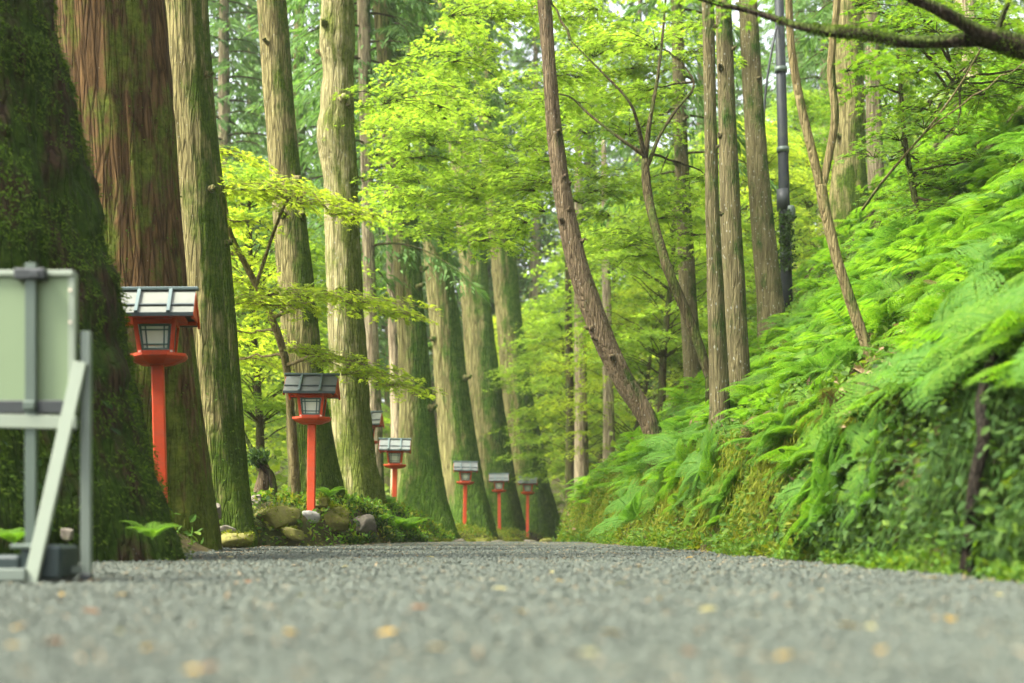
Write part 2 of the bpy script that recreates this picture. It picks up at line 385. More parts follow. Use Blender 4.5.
def pebble_mat():
    m, nt, out = newmat('pebble'); L = nt.links
    g = nt.nodes.new('ShaderNodeNewGeometry')
    r = ramp(nt, [(0, (.034, .043, .034)), (.45, (.049, .061, .046)), (.8, (.059, .071, .054)), (.96, (.074, .083, .06)), (1, (.10, .098, .066))]); L.new(g.outputs['Random Per Island'], r.inputs[0])
    n = noise(nt, objcoord(nt, (1, .35, 1)), 1.6, 5, .65); pr = ramp(nt, [(.38, (1, 1, 1)), (.62, (0, 0, 0))]); L.new(n, pr.inputs[0]); c = mixc(nt, math_(nt, 'MULTIPLY', pr.outputs[0], .65), r.outputs[0], (.046, .056, .044))
    p = N(nt, 'ShaderNodeBsdfPrincipled', Roughness=.8); L.new(c, p.inputs['Base Color']); p.inputs['Specular IOR Level'].default_value = .3
    L.new(p.outputs[0], out.inputs[0]); return m
M['soil'] = soil_mat(); M['gravel'] = gravel_mat(); M['pebble'] = pebble_mat()

# ------------------------------------------------------------------ terrain
YL = [-60, 0, 6, 9, 11, 14, 15.8, 17.2, 18.0, 18.45, 19.5, 21, 24, 28, 34, 41, 50, 54, 60, 80]
XL = [-3.5, -3.4, -3.3, -2.9, -2.55, -2.75, -3.1, -3.8, -3.6, -2.55, -2.3, -1.95, -1.55, -1.5, -1.4, -.7, .3, 1.2, 3.5, 14]
YR = [-60, 0, 6.5, 15, 29, 34, 41, 50, 54, 60, 80]
XR = [4.5, 2.75, 2.35, 1.85, 1.0, 1.5, 2.7, 4.2, 5.5, 8, 20]
UR = [0, .1, .3, .5, .8, 1.5, 2.6, 4, 8, 14, 30, 80]
ZR = [0, .16, .62, 1.02, 1.3, 1.9, 2.9, 4.15, 8.8, 14.5, 25, 36]
def terrain(x, y, rough=True):
    x = np.asarray(x, float); y = np.asarray(y, float)
    xl = np.interp(y, YL, XL); xr = np.interp(y, YR, XR)
    if rough:
        xr = xr + .16 * (vnoise(y * 1.3, 0, 0, 3) - .5) + .08 * (vnoise(y * 4.1, 0, 0, 4) - .5)
        xl = xl + .12 * (vnoise(y * 1.7, 0, 0, 5) - .5)
    base = -.012 * np.clip(y - 23.5, 0, 60) - .0 * y
    u = xl - x; left = .22 * sm(0, .8, u) + .36 * sm(0, .35, u) * sm(17.9, 18.9, y) * (1 - .55 * sm(26, 34, y)) - 3.6 * sm(3.2, 9, u) + 18 * sm(30, 80, u)
    w = x - xr
    dry = np.clip(w, 0, None); right = np.interp(dry, UR, ZR)
    if rough:
        k = sm(.1, .9, w)
        right = right + k * (.5 * (fbm(x * .7, y * .7, 0, 3, 9) - .5) + .16 * (fbm(x * 3, y * 3, 0, 3, 11) - .5))
        left = left + sm(0, .6, u) * .22 * (fbm(x * 1.3, y * 1.3, 0, 3, 12) - .5)
    far = 18 * sm(80, 160, y)
    return base + np.where(u > 0, left, 0) + np.where(w > 0, right, 0) + far
def tz(x, y): return float(terrain(np.array([x]), np.array([y]))[0])

def axis(a):
    return np.concatenate([np.linspace(p, q, n, endpoint=False) for p, q, n in a] + [[a[-1][1]]])
gx = axis([(-160, -70, 8), (-70, -14, 28), (-14, -4.5, 38), (-4.5, 6.5, 130), (6.5, 14, 50), (14, 60, 36), (60, 160, 8)])
gy = axis([(-60, -6, 10), (-6, 2, 16), (2, 32, 260), (32, 62, 90), (62, 130, 34), (130, 240, 10)])
X, Y = np.meshgrid(gx, gy); Z = terrain(X, Y)
XLc = np.interp(Y, YL, XL); XRc = np.interp(Y, YR, XR)
Z = Z - .02 * ((X > XLc - .1) & (X < XRc + .02) & (Y > -10) & (Y < 66))
g = MB(); nx = len(gx); i = np.arange(len(gy) - 1)[:, None]; j = np.arange(nx - 1)[None]; a = i * nx + j
g.addq(np.stack([X, Y, Z], -1).reshape(-1, 3), np.stack([a, a + 1, a + nx + 1, a + nx], -1).reshape(-1, 4))
tag(g.build('ground', M['soil'], smooth=True), 'mossy forest soil rising steeply beside the gravel path', kind='structure')

# gravel path sheet
py_ = axis([(-8, 2, 12), (2, 26, 160), (26, 64, 90)]); t = np.linspace(0, 1, 49)
l = np.interp(py_, YL, XL) - .12 - .25 * vnoise(py_ * 2.2, 0, 0, 21); r_ = np.interp(py_, YR, XR) + .06 - .1 * vnoise(py_ * 2.6, 0, 0, 22)
PX = l[:, None] * (1 - t) + r_[:, None] * t; PY = np.repeat(py_[:, None], len(t), 1)
PZ = -.012 * np.clip(PY - 23.5, 0, 60) + .22 * sm(0, .8, np.interp(PY, YL, XL) - PX) + .004 + .02 * (fbm(PX * 1.1, PY * 1.1, 0, 3, 23) - .5) + .012 * (fbm(PX * 9, PY * 9, 0, 2, 24) - .5)
g = MB(); nx = len(t); i = np.arange(len(py_) - 1)[:, None]; j = np.arange(nx - 1)[None]; a = i * nx + j
g.addq(np.stack([PX, PY, PZ], -1).reshape(-1, 3), np.stack([a, a + 1, a + nx + 1, a + nx], -1).reshape(-1, 4))
tag(g.build('path', M['gravel'], smooth=True), 'grey gravel path running level into the forest', kind='structure')
def path_z(x, y):
    return -.012 * np.clip(y - 23.5, 0, 60) + .22 * sm(0, .8, np.interp(y, YL, XL) - x) + .004 + .02 * (fbm(x * 1.1, y * 1.1, 0, 3, 23) - .5)

# loose gravel: one mass of pebbles
n = 170000
d = 1.5 + 15.5 * rng.random(n) ** 1.5
x = (rng.random(n) * 2 - 1) * (.40 * d + .25)
ok = (x > np.interp(d, YL, XL) - .15) & (x < np.interp(d, YR, XR) + .03); d, x = d[ok], x[ok]; n = len(d)
s_ = (.004 + .0105 * rng.random(n) ** 2.2) * (.8 + .045 * d)
oc = np.array([[1, 0, 0], [-1, 0, 0], [0, 1, 0], [0, -1, 0], [0, 0, 1], [0, 0, -1.0]]); of = np.array([[0, 2, 4], [2, 1, 4], [1, 3, 4], [3, 0, 4], [2, 0, 5], [1, 2, 5], [3, 1, 5], [0, 3, 5]])
sc = s_[:, None, None] * (np.array([1, 1, .7]) * (.7 + .6 * rng.random((n, 1, 3)))); V = oc[None] * sc + rng.normal(size=(n, 6, 3)) * s_[:, None, None] * .22
q = rng.random(n) * 2 * PI; ca, sa = np.cos(q)[:, None], np.sin(q)[:, None]
V = np.stack([V[..., 0] * ca - V[..., 1] * sa, V[..., 0] * sa + V[..., 1] * ca, V[..., 2]], -1)
V += np.stack([x, d, path_z(x, d) + s_ * .35], -1)[:, None]
g = MB(); g.addq(V.reshape(-1, 3), (np.arange(n)[:, None, None] * 6 + of[None]).reshape(-1, 3))
tag(g.build('gravel', M['pebble'], smooth=False), 'loose grey gravel stones scattered over the path', kind='stuff')

# ------------------------------------------------------------------ trees
def trunk_mesh(rows, d, top_z, seg=28, step=.12, amp=.012, freq=10, seed=0, bury=.3, lobes=0, mossy=0.0, ground=None):
    """rows (pxL, pxR, py) from the top down -> spine and radii, extended up to top_z and down into the ground"""
    rows = sorted(rows, key=lambda r: r[2])
    c = np.array([P((a + b) / 2, y, d) for a, b, y in rows]); rad = np.array([(b - a) / 2 / F * d for a, b, y in rows])
    dirv = unit(c[0] - c[1]); k = max(0, (top_z - c[0][2]) / max(.2, dirv[2]))
    if k > 0:
        c = np.vstack([c[0] + dirv * k, c[0] + dirv * k * .5, c]); rad = np.concatenate([[rad[0] * .45, rad[0] * .74], rad])
    gz = tz(c[-1][0], c[-1][1]) if ground is None else ground
    if c[-1][2] > gz - bury:
        dn = unit(c[-1] - c[-2]); dn = unit(dn + np.array([0, 0, -.6])); k = (c[-1][2] - gz + bury) / max(.3, -dn[2]); c = np.vstack([c, c[-1] + dn * k]); rad = np.concatenate([rad, [rad[-1] * 1.04]])
    c = c[::-1]; rad = rad[::-1]
    L = np.linalg.norm(np.diff(c, axis=0), axis=1); S = np.concatenate([[0], np.cumsum(L)])
    n = int(S[-1] / step) + 2
    dense = spline(c, 400); ds = np.concatenate([[0], np.cumsum(np.linalg.norm(np.diff(dense, axis=0), axis=1))])
    ss = np.linspace(0, ds[-1], n)
    pts = np.stack([np.interp(ss, ds, dense[:, k]) for k in range(3)], 1)
    rr = np.interp(ss / ds[-1] * S[-1], S, rad)
    def disp(r, th, p, s):
        T, H = np.meshgrid(th, s); cx, cy = np.cos(T), np.sin(T)
        rid = 1 - 2 * np.abs(fbm(cx * freq / 2 + 9, cy * freq / 2 + 9, H * .5 + seed * 7.7, 3, seed) - .5)
        big = fbm(cx * 1.2 + 5, cy * 1.2 + 5, H * .35, 3, seed + 50) - .5
        out = r * (1 + .22 * big) + amp * (rid - .85) * 2.2
        if lobes:
            env = np.exp(-np.clip(H - .3, 0, None) / .9)
            out = out * (1 + env * .16 * (np.cos(T * lobes + seed + .5 * np.sin(H * 2)) * .6 + (fbm(cx * 2, cy * 2, H * .5, 2, seed + 9) - .5)))
        if mossy:
            out = out + mossy * (fbm(cx * 7, cy * 7, H * 4.5, 4, seed + 77) - .5) * 2
        return out
    mb = MB(); mb.tube(pts, rr, seg, True, 0, disp)
    return mb, pts, rr

def tree(name, rows, d, mat, label, top_z, group=None, cat='tree', **kw):
    mb, pts, rr = trunk_mesh(rows, d, top_z, **kw)
    base = np.array([pts[0][0], pts[0][1], pts[0][2]])
    t = thing(name, base, label, cat, group)
    mb.build('trunk', mat, t, True, base)
    return t, pts, rr, base

cedar_group = 'old cedars beside the lantern path'
SPEC = [
 ('cedar_tree', [(-190, 48, 0), (-205, 75, 140), (-232, 106, 260), (-265, 130, 360), (-300, 150, 450), (-345, 178, 515), (-384, 198, 553)], 10.5, 'moss_trunk',
  'huge cedar trunk thickly furred with dark moss, behind the sign stand', 12, dict(seg=150, step=.05, amp=.012, freq=9, seed=1, lobes=7, mossy=.085)),
 ('cedar_tree', [(48, 163, 0), (58, 172, 100), (66, 180, 200), (66, 190, 300), (58, 201, 400), (48, 209, 480), (36, 218, 545)], 14, 'cedar_red',
  'massive red brown cedar trunk just behind the nearest lantern', 16, dict(seg=110, step=.07, amp=.03, freq=17, seed=2, lobes=6)),
 ('cedar_tree', [(165, 201, 0), (172, 208, 100), (179, 217, 200), (187, 224, 300), (196, 234, 400), (201, 243, 470), (203, 249, 500), (196, 256, 532)], 16.5, 'cedar_moss',
  'pale cedar with a mossy foot, nearer of a touching pair', 17, dict(seg=56, step=.08, amp=.016, freq=12, seed=3, lobes=5, mossy=.015)),
 ('cedar_tree', [(178, 207, 0), (184, 214, 100), (192, 225, 200), (201, 235, 300), (208, 243, 400), (214, 248, 480), (210, 252, 520)], 18, 'cedar_moss',
  'dark green cedar trunk half hidden by the pale cedar it touches', 18, dict(seg=44, step=.1, amp=.014, freq=12, seed=4, lobes=4)),
 ('cedar_tree', [(257, 286, 0), (264, 294, 100), (272, 304, 200), (279, 316, 300), (286, 326, 400), (288, 336, 460), (287, 345, 500), (282, 351, 530)], 21, 'cedar_moss',
  'cedar with one reddish side and one mossy side, rising behind the second lantern', 19, dict(seg=48, step=.1, amp=.014, freq=12, seed=5, lobes=5)),
 ('knotty_tree', [(321, 353, 0), (319, 355, 48), (323, 353, 66), (320, 354, 112), (315, 355, 135), (323, 357, 180), (325, 360, 260), (329, 366, 360), (332, 371, 430), (333, 376, 465), (330, 384, 500), (325, 390, 530)], 23, 'bark_lichen',
  'knotty pale trunk speckled with yellow green lichen, a burl near its top', 19, dict(seg=48, step=.1, amp=.014, freq=10, seed=6, lobes=5, mossy=.02)),
 ('cedar_tree', [(357, 370, 0), (361, 373, 200), (365, 379, 350), (367, 384, 480), (365, 386, 525)], 34, 'bark_pale',
  'thin straight brown trunk close behind the knotty pale trunk', 24, dict(seg=20, step=.25, amp=.01, seed=7)),
 ('cedar_tree', [(374, 382, 0), (384, 393, 200), (388, 398, 320), (391, 404, 420), (390, 410, 525)], 40, 'bark_pale',
  'thin pale trunk behind the fourth lantern', 24, dict(seg=20, step=.25, amp=.01, seed=8)),
 ('cedar_tree', [(372, 396, 0), (389, 415, 200), (396, 424, 300), (399, 433, 400), (396, 442, 465), (390, 450, 500), (382, 460, 536)], 35, 'cedar_far',
  'leaning cedar with a broad mossy foot beside the pole of the fourth lantern', 26, dict(seg=44, step=.15, amp=.035, freq=12, seed=9, lobes=5)),
 ('cedar_tree', [(404, 430, 0), (421, 448, 220), (428, 457, 300), (436, 470, 400), (443, 484, 480), (445, 498, 536)], 44, 'cedar_far',
  'leaning cedar, lit on one side, right behind the fifth lantern', 30, dict(seg=40, step=.2, amp=.045, freq=12, seed=10, lobes=5)),
 ('cedar_tree', [(434, 460, 0), (456, 484, 220), (461, 490, 300), (467, 504, 400), (470, 516, 480), (468, 528, 538)], 53.5, 'cedar_far',
  'darkest leaning cedar of the far row, behind the sixth lantern', 34, dict(seg=40, step=.25, amp=.05, freq=12, seed=11, lobes=5)),
 ('cedar_tree', [(466, 490, 0), (487, 511, 220), (494, 520, 300), (502, 534, 400), (506, 548, 480), (503, 562, 538)], 56, 'cedar_far',
  'last cedar of the leaning row, behind the farthest lantern', 34, dict(seg=40, step=.25, amp=.05, freq=12, seed=12, lobes=5)),
 ('leaning_tree', [(537, 551, 0), (541, 555, 50), (544, 559, 100), (549, 566, 160), (556, 575, 210), (565, 587, 260), (577, 600, 300), (592, 615, 340), (612, 634, 380), (631, 651, 408), (642, 661, 428)], 21, 'bark_brown',
  'bare brown trunk leaning out from the fern bank over the path', 11, dict(seg=32, step=.08, amp=.012, freq=10, seed=13, mossy=.012)),
 ('slope_tree', [(671, 683, 0), (674, 688, 150), (680, 697, 300), (683, 701, 365)], 29, 'bark_slope',
  'slim grey brown trunk on the bank behind the mossy forked maple', 20, dict(seg=24, step=.15, amp=.008, seed=14)),
 ('slope_tree', [(702, 714, 0), (704, 716, 100), (705, 719, 200), (707, 724, 300), (709, 730, 400), (708, 731, 428)], 17, 'bark_slope',
  'thinner dark trunk of the close pair on the bank', 13, dict(seg=30, step=.08, amp=.008, freq=14, seed=15)),
 ('slope_tree', [(715, 731, 0), (718, 735, 100), (720, 740, 200), (724, 746, 300), (727, 752, 400), (726, 754, 418)], 18.5, 'bark_slope',
  'thicker brown trunk of the close pair on the bank', 14, dict(seg=30, step=.08, amp=.009, freq=14, seed=16)),
 ('slope_tree', [(739, 757, 0), (744, 763, 100), (750, 772, 200), (757, 783, 300), (758, 791, 352)], 24, 'bark_slope',
  'pale leaning trunk on the bank next to the dark pole', 17, dict(seg=32, step=.1, amp=.01, freq=13, seed=17)),
 ('cedar_tree', [(834, 862, 0), (836, 864, 100), (834, 865, 160), (830, 868, 195)], 28, 'cedar_moss',
  'thick cedar high on the slope beyond the forked sapling', 20, dict(seg=40, step=.12, amp=.03, freq=12, seed=18)),
 ('slope_tree', [(864, 879, 0), (866, 881, 100), (868, 885, 185)], 30, 'bark_pale',
  'slim pale trunk beside the thick cedar high on the slope', 20, dict(seg=24, step=.15, amp=.008, seed=19)),
 ('slope_tree', [(955, 973, 0), (962, 982, 70), (966, 990, 140)], 27, 'bark_pale',
  'blurred reddish trunk high among slope leaves under the mossy limb', 16, dict(seg=24, step=.15, amp=.008, seed=20)),
 ('slope_tree', [(565, 573, 340), (566, 574, 400), (565, 576, 500)], 48, 'bark_maple',
  'thin dark trunk in the distance past the last lantern', 12, dict(seg=16, step=.25, amp=.006, seed=21)),
 ('slope_tree', [(574, 586, 300), (575, 587, 400), (574, 590, 500)], 47, 'bark_pale',
  'pale distant trunk between the thin dark trunk and the leaning brown tree', 14, dict(seg=16, step=.25, amp=.006, seed=22)),
 ('slope_tree', [(602, 612, 320), (603, 614, 400), (602, 616, 480)], 43, 'bark_pale',
  'pale distant trunk seen just under the leaning brown tree', 12, dict(seg=16, step=.25, amp=.006, seed=23)),
]
TREES = []
for name, rows, d, mat, label, top, kw in SPEC:
    TREES.append(tree(name, rows, d, M[mat], label, top, **kw))

def crown_on(idx, z0, z1, cr, nb, ncard, cs, seed):
    t, pts, rr, base = TREES[idx]; lm = MB(); cm = MB()
    for i in range(nb):
        z = z0 + (z1 - z0) * (i + rng.random()) / nb; c0 = np.array([np.interp(z, pts[:, 2], pts[:, k]) for k in range(3)]); a = i * 2.4 + seed + rng.normal() * .3
        Lb = cr * (.55 + .6 * rng.random()) * (1 - .5 * (z - z0) / (z1 - z0)); dv = np.array([math.cos(a), math.sin(a), 0]); tt = np.linspace(0, 1, 9)[:, None]
        pp = c0 + dv * Lb * tt + np.array([0, 0, 1]) * Lb * (.1 * tt - .5 * tt**2); lm.tube(pp, np.linspace(.03, .006, 9), 5, False)
        m = int(ncard * (.5 + Lb / cr)); w = .15 + .85 * rng.random(m) ** .8; sd = np.array([-dv[1], dv[0], 0]); off = rng.normal(size=m) * .2 * Lb * (1.05 - w * .6)
        c = np.stack([np.interp(w, tt[:, 0], pp[:, k]) for k in range(3)], 1) + sd * off[:, None]; c[:, 2] -= np.abs(off) * .35 + .08 * rng.random(m)
        f = unit(dv * .6 + sd * np.sign(off)[:, None] * .7 + np.array([0, 0, -.75]) + rdir(m) * .45)
        leaves(cm, c, f, unit(np.array([0, 0, 1.]) + rdir(m) * .7), cs * (.5 + .9 * rng.random(m)), T_NARROW)
    lm.build('branches', M['bark_maple'], t, True, base); cm.build('crown', M['conifer'], t, False, base)
crown_on(6, 6.5, 20, 3.0, 60, 150, .26, 1); crown_on(7, 8.5, 22, 3.2, 60, 150, .28, 2); crown_on(13, 7.5, 18, 2.4, 40, 120, .24, 3); crown_on(8, 11.5, 24, 3.6, 46, 170, .28, 4); crown_on(9, 13, 28, 4.2, 46, 180, .32, 5); crown_on(18, 9, 18, 2.2, 30, 120, .24, 6)
# mossy fur on the huge near cedar
def moss_on(idx, n, size, zmax, mat, tmpl=T_RH, face=-.25, zmin=-.1, patch=None, mound=None, name='moss', up=(0, 0, -1.0), jitter=.5):
    t, pts, rr, base = TREES[idx]
    ob = [c for c in bpy.data.objects if c.parent == t and c.name.startswith('trunk')][0]; me = ob.data
    nv = len(me.vertices); co = np.empty(nv * 3, np.float32); me.vertices.foreach_get('co', co); co = co.reshape(-1, 3) + base
    seg = [s for s in SPEC][idx][6]['seg']; rows = nv // seg; grid = co[:rows * seg].reshape(rows, seg, 3)
    i = rng.integers(0, rows - 1, n); j = rng.integers(0, seg, n); a = rng.random(n)[:, None]; b = rng.random(n)[:, None]
    p00, p10, p01, p11 = grid[i, j], grid[i + 1, j], grid[i, (j + 1) % seg], grid[i + 1, (j + 1) % seg]
    p = p00 * (1 - a) * (1 - b) + p10 * a * (1 - b) + p01 * (1 - a) * b + p11 * a * b
    nr = unit(np.cross(p01 - p00, p10 - p00))
    c = unit(p - np.stack([np.interp(p[:, 2], pts[:, 2], pts[:, k]) for k in range(3)], 1)); c[:, 2] = 0; nr = np.where((nr * c).sum(1, keepdims=True) < 0, -nr, nr)
    ok = (p[:, 2] < zmax) & (p[:, 2] > zmin) & ((nr[:, 1] < -face) | (nr[:, 0] > .4))
    if patch is not None: ok &= patch(p, nr)
    p, nr = p[ok], nr[ok]; m = len(p)
    if mound is not None: p = p + nr * mound(p)[:, None]
    f = unit(nr * .55 + np.array(up) * .75 + rdir(m) * jitter)
    sz = size * (.5 + rng.random(m) ** 1.5)
    mb = MB(); leaves(mb, p - nr * .01, f, nr + rdir(m) * .3, sz, tmpl)
    return mb.build(name, mat, t, False, base)
T1F = lambda p: fbm(p[:, 0] * 3.2, p[:, 1] * 3.2, p[:, 2] * 3.6, 3, 31) + .35 * (fbm(p[:, 0] * 9, p[:, 1] * 9, p[:, 2] * 11, 2, 131) - .5)
moss_on(0, 340000, .034, 5.6, M['moss_tuft'], tmpl_rhomb(.32, .4, .03), jitter=.75, patch=lambda p, n: T1F(p) > .46, mound=lambda p: np.clip(T1F(p) - .46, 0, .25) * .30 * rng.random(len(p)) ** .5)
moss_on(0, 9000, .075, 1.35, M['ivy'], T_OV, name='ivy', patch=lambda p, n: (p[:, 0] < -2.55 + .3 * rng.random(len(p))) & (fbm(p[:, 0] * 2, p[:, 1] * 2, p[:, 2] * 2, 2, 33) > .47))
moss_on(2, 14000, .035, 2.0, M['under'], name='moss', patch=lambda p, n: fbm(p[:, 0] * 4, p[:, 1] * 4, p[:, 2] * 2, 3, 35) > .42 + .09 * p[:, 2])
moss_on(1, 26000, .03, 4.5, M['moss_tuft'], name='moss', patch=lambda p, n: fbm(p[:, 0] * 3, p[:, 1] * 3, p[:, 2] * 1.4, 3, 36) > .60 - .12 * (n[:, 0] > .35))

def stubs_on(idx, n, z0, z1, L0, seed):
    t, pts, rr, base = TREES[idx]; r_ = np.random.default_rng(seed); mat = [c for c in bpy.data.objects if c.parent == t and c.name.startswith('trunk')][0].data.materials[0]
    for q in range(n):
        z = r_.uniform(z0, z1); k = int(np.argmin(np.abs(pts[:, 2] - z))); a = r_.choice([-1, 1]) * r_.uniform(.2, 1.5) - PI / 2; dv = np.array([math.cos(a), math.sin(a), .25]); L = L0 * r_.uniform(.4, 1.3)
        p0 = pts[k] + dv * rr[k] * .85; pp = p0 + dv * (L + rr[k] * .15) * np.linspace(0, 1, 6)[:, None] + r_.normal(size=(6, 3)) * .01; m = MB(); w = rr[k] * r_.uniform(.10, .2) + .008
        m.tube(pp, np.linspace(w * 1.5, w * .55, 6), 9, True, 0, (lambda r, th, p, s_: r * (1 + .3 * (fbm(th[None] * 1.3, s_[:, None] * 20, 0, 2, seed + q) - .5)))); m.build('stub', mat, t, True, base)
for a in [(1, 4, 2.2, 5.2, .05), (2, 2, 3.5, 6, .08), (3, 2, 3, 6.5, .1), (4, 5, 2.5, 7.5, .12), (5, 6, 3, 8.5, .08), (8, 4, 3, 8, .2), (9, 4, 3, 9, .25), (12, 9, 2.4, 7.6, .1), (13, 3, 5, 11, .12), (14, 3, 2.5, 6.5, .05), (15, 3, 3, 7, .06), (16, 3, 4, 9, .08), (17, 4, 7.5, 10, .25)]: stubs_on(*a, seed=a[0] + 300)
# ---- maple sprays
def spray(mb, c, R, nleaf, ls, tmpl, az=None, droop=.25, thick=.05, mi=0, twig=None):
    """one flat layered plate of leaves: twigs fanning out from its inner end"""
    az = rng.random() * 2 * PI if az is None else az
    k = 7; ang = az + np.linspace(-1.15, 1.15, k) + rng.normal(size=k) * .08
    ln = R * 2 * (1 - .45 * np.abs(np.linspace(-1, 1, k))) * (.85 + .3 * rng.random(k))
    st = np.array(c) - np.array([math.cos(az), math.sin(az), -.05]) * R * .8
    w = rng.choice(k, nleaf, p=ln / ln.sum()); t = rng.random(nleaf) ** .75
    dirs = np.stack([np.cos(ang), np.sin(ang), np.zeros(k)], 1)
    sub = rng.normal(size=nleaf) * .12 * R
    dd = dirs[w]; sdv = np.stack([-dd[:, 1], dd[:, 0], np.zeros(nleaf)], 1)
    p = st + dd * (ln[w] * t)[:, None] + sdv * sub[:, None]
    p[:, 2] += .12 * R * np.sin(t * PI) - droop * R * t**2 + rng.normal(size=nleaf) * thick * R + .06 * R * np.sin(w * 2.4 + c[0] * 3)
    f = unit(dd + sdv * rng.normal(size=(nleaf, 1)) * .9 + np.array([0, 0, -.35]) + rdir(nleaf) * .25)
    up = unit(np.array([0, 0, 1.0]) + rdir(nleaf) * .55)
    leaves(mb, p, f, up, ls * (.65 + .7 * rng.random(nleaf)), tmpl, mi)
    if twig is not None:
        for q in range(k):
            tt = np.linspace(0, .92, 5)[:, None]; pp = st + dirs[q] * ln[q] * tt
            pp[:, 2] += (.12 * R * np.sin(tt * PI) - droop * R * tt**2)[:, 0] - .01
            twig.tube(pp, np.linspace(.006, .002, 5) * (1 + R * .5), 4, False)
    return st

def limb(mb, p0, p1, r0, r1, sag=.0, n=9, seg=6, wob=.05):
    p0, p1 = np.array(p0, float), np.array(p1, float); L = np.linalg.norm(p1 - p0); t = np.linspace(0, 1, n)[:, None]
    mid = (p0 + p1) / 2 + np.array([0, 0, sag * L])
    pp = p0 * (1 - t)**2 + 2 * mid * t * (1 - t) + p1 * t**2
    pp[1:-1] += rng.normal(size=(n - 2, 3)) * wob * L / n * 2
    mb.tube(pp, np.linspace(r0, r1, n), seg, False)
    return pp

def pxpath(path, n=24):
    """(px, py, depth, diameter_px)"""
    c = np.array([P(a, b, d) for a, b, d, w in path]); r = np.array([w / 2 / F * d for a, b, d, w in path])
    return spline(c, n), np.interp(np.linspace(0, len(path) - 1, n), np.arange(len(path)), r)

def wob_disp(seed, amp):
    def f(r, th, p, s):
        T, H = np.meshgrid(th, s); return r * (1 + amp * (fbm(np.cos(T) * 1.5 + 3, np.sin(T) * 1.5 + 3, H * 3, 3, seed) - .5) * 2)
    return f

def maple(label, trunk_paths, sprays, leafmat, barkmat, ls=.075, nl=230, group=None, tmpl=T_MAPLE, name='maple_tree', limbs=True, base=None):
    """trunk_paths: pixel paths, the first one the stem; sprays: (px, py, depth, R, az)"""
    stem, rad = pxpath(trunk_paths[0], 40)
    gz = tz(stem[0][0], stem[0][1])
    if stem[0][2] > gz - .1: stem = np.vstack([[stem[0][0] + .02, stem[0][1], gz - .25], stem]); rad = np.concatenate([[rad[0] * 1.15], rad])
    b = stem[0].copy(); t = thing(name, b, label, 'tree', group)
    tm = MB(); tm.tube(stem, rad, 14, True, 0, wob_disp(len(label), .25))
    hosts = [stem[10:]]
    lm = MB(); got = False
    for p in trunk_paths[1:]:
        q, r = pxpath(p, 24); lm.tube(q, r, 10, True, 0, wob_disp(len(label) + 3, .2)); hosts.append(q); got = True
    allp = np.vstack(hosts); cm = MB()
    for (px, py, d, R, az) in sprays:
        c = P(px, py, d)
        st = spray(cm, c, R, int(nl * R * R / .5) + 40, ls, tmpl, az, twig=lm)
        if limbs:
            k = np.argmin(np.linalg.norm(allp - st, axis=1) + .5 * np.clip(allp[:, 2] - st[2], 0, None))
            if np.linalg.norm(allp[k] - st) < 1.7: limb(lm, allp[k], st, .022, .007, .06)
    tm.build('trunk', barkmat, t, True, b); lm.build('branches', barkmat, t, True, b)
    cm.build('crown', leafmat, t, False, b)
    return t

def scatter_sprays(poly, n, d0, d1, R0, R1, mind=0):
    """spray centres inside a pixel polygon, poisson-ish"""
    poly = np.array(poly, float); lo, hi = poly.min(0), poly.max(0); out = []; tries = 0
    while len(out) < n and tries < n * 60:
        tries += 1
        p = lo + (hi - lo) * rng.random(2)
        ins = False; j = len(poly) - 1
        for i in range(len(poly)):
            if (poly[i][1] > p[1]) != (poly[j][1] > p[1]) and p[0] < (poly[j][0] - poly[i][0]) * (p[1] - poly[i][1]) / (poly[j][1] - poly[i][1]) + poly[i][0]: ins = not ins
            j = i
        if not ins or any(((p[0] - o[0]) ** 2 + ((p[1] - o[1]) * 1.7) ** 2) < mind**2 for o in out): continue
        d = d0 + (d1 - d0) * rng.random(); out.append((p[0], p[1], d, R0 + (R1 - R0) * rng.random(), rng.random() * 2 * PI))
    return out

# the mossy forked maple in the middle
maple('mossy forked maple spreading bright yellow green layered sprays over the path',
      [[(710, 378, 20, 10), (697, 340, 20, 10), (683, 305, 20, 10), (668, 270, 20, 10), (656, 230, 20.2, 9), (648, 195, 20.5, 9), (645, 160, 20.6, 8)],
       [(645, 160, 20.6, 6), (650, 120, 20.6, 4.5), (658, 75, 20.8, 3.2), (664, 20, 21, 2.4), (668, -40, 21, 2)],
       [(645, 160, 20.6, 5), (638, 125, 20.4, 3.6), (628, 100, 20.3, 2.8), (600, 70, 20.4, 2), (570, 40, 20.6, 1.4)],
       [(648, 165, 20.6, 4.5), (660, 135, 20.8, 3.4), (676, 110, 21, 3), (694, 85, 21.3, 2.2), (680, 60, 21.5, 1.4)],
       [(644, 155, 20.6, 4.5), (620, 138, 20.6, 3.2), (590, 115, 20.9, 2.6), (570, 97, 21.2, 2), (545, 92, 21.4, 1.4)]],
      scatter_sprays([(395, 55), (470, 20), (545, -20), (700, -30), (705, 60), (640, 120), (600, 200), (560, 210), (520, 250), (440, 245), (385, 200)], 94, 21.5, 28, .5, .95, 16)
      + scatter_sprays([(560, 190), (690, 150), (700, 260), (660, 300), (600, 250)], 14, 22, 26, .4, .7, 18),
      M['maple'], M['bark_maple'], .085, 300)
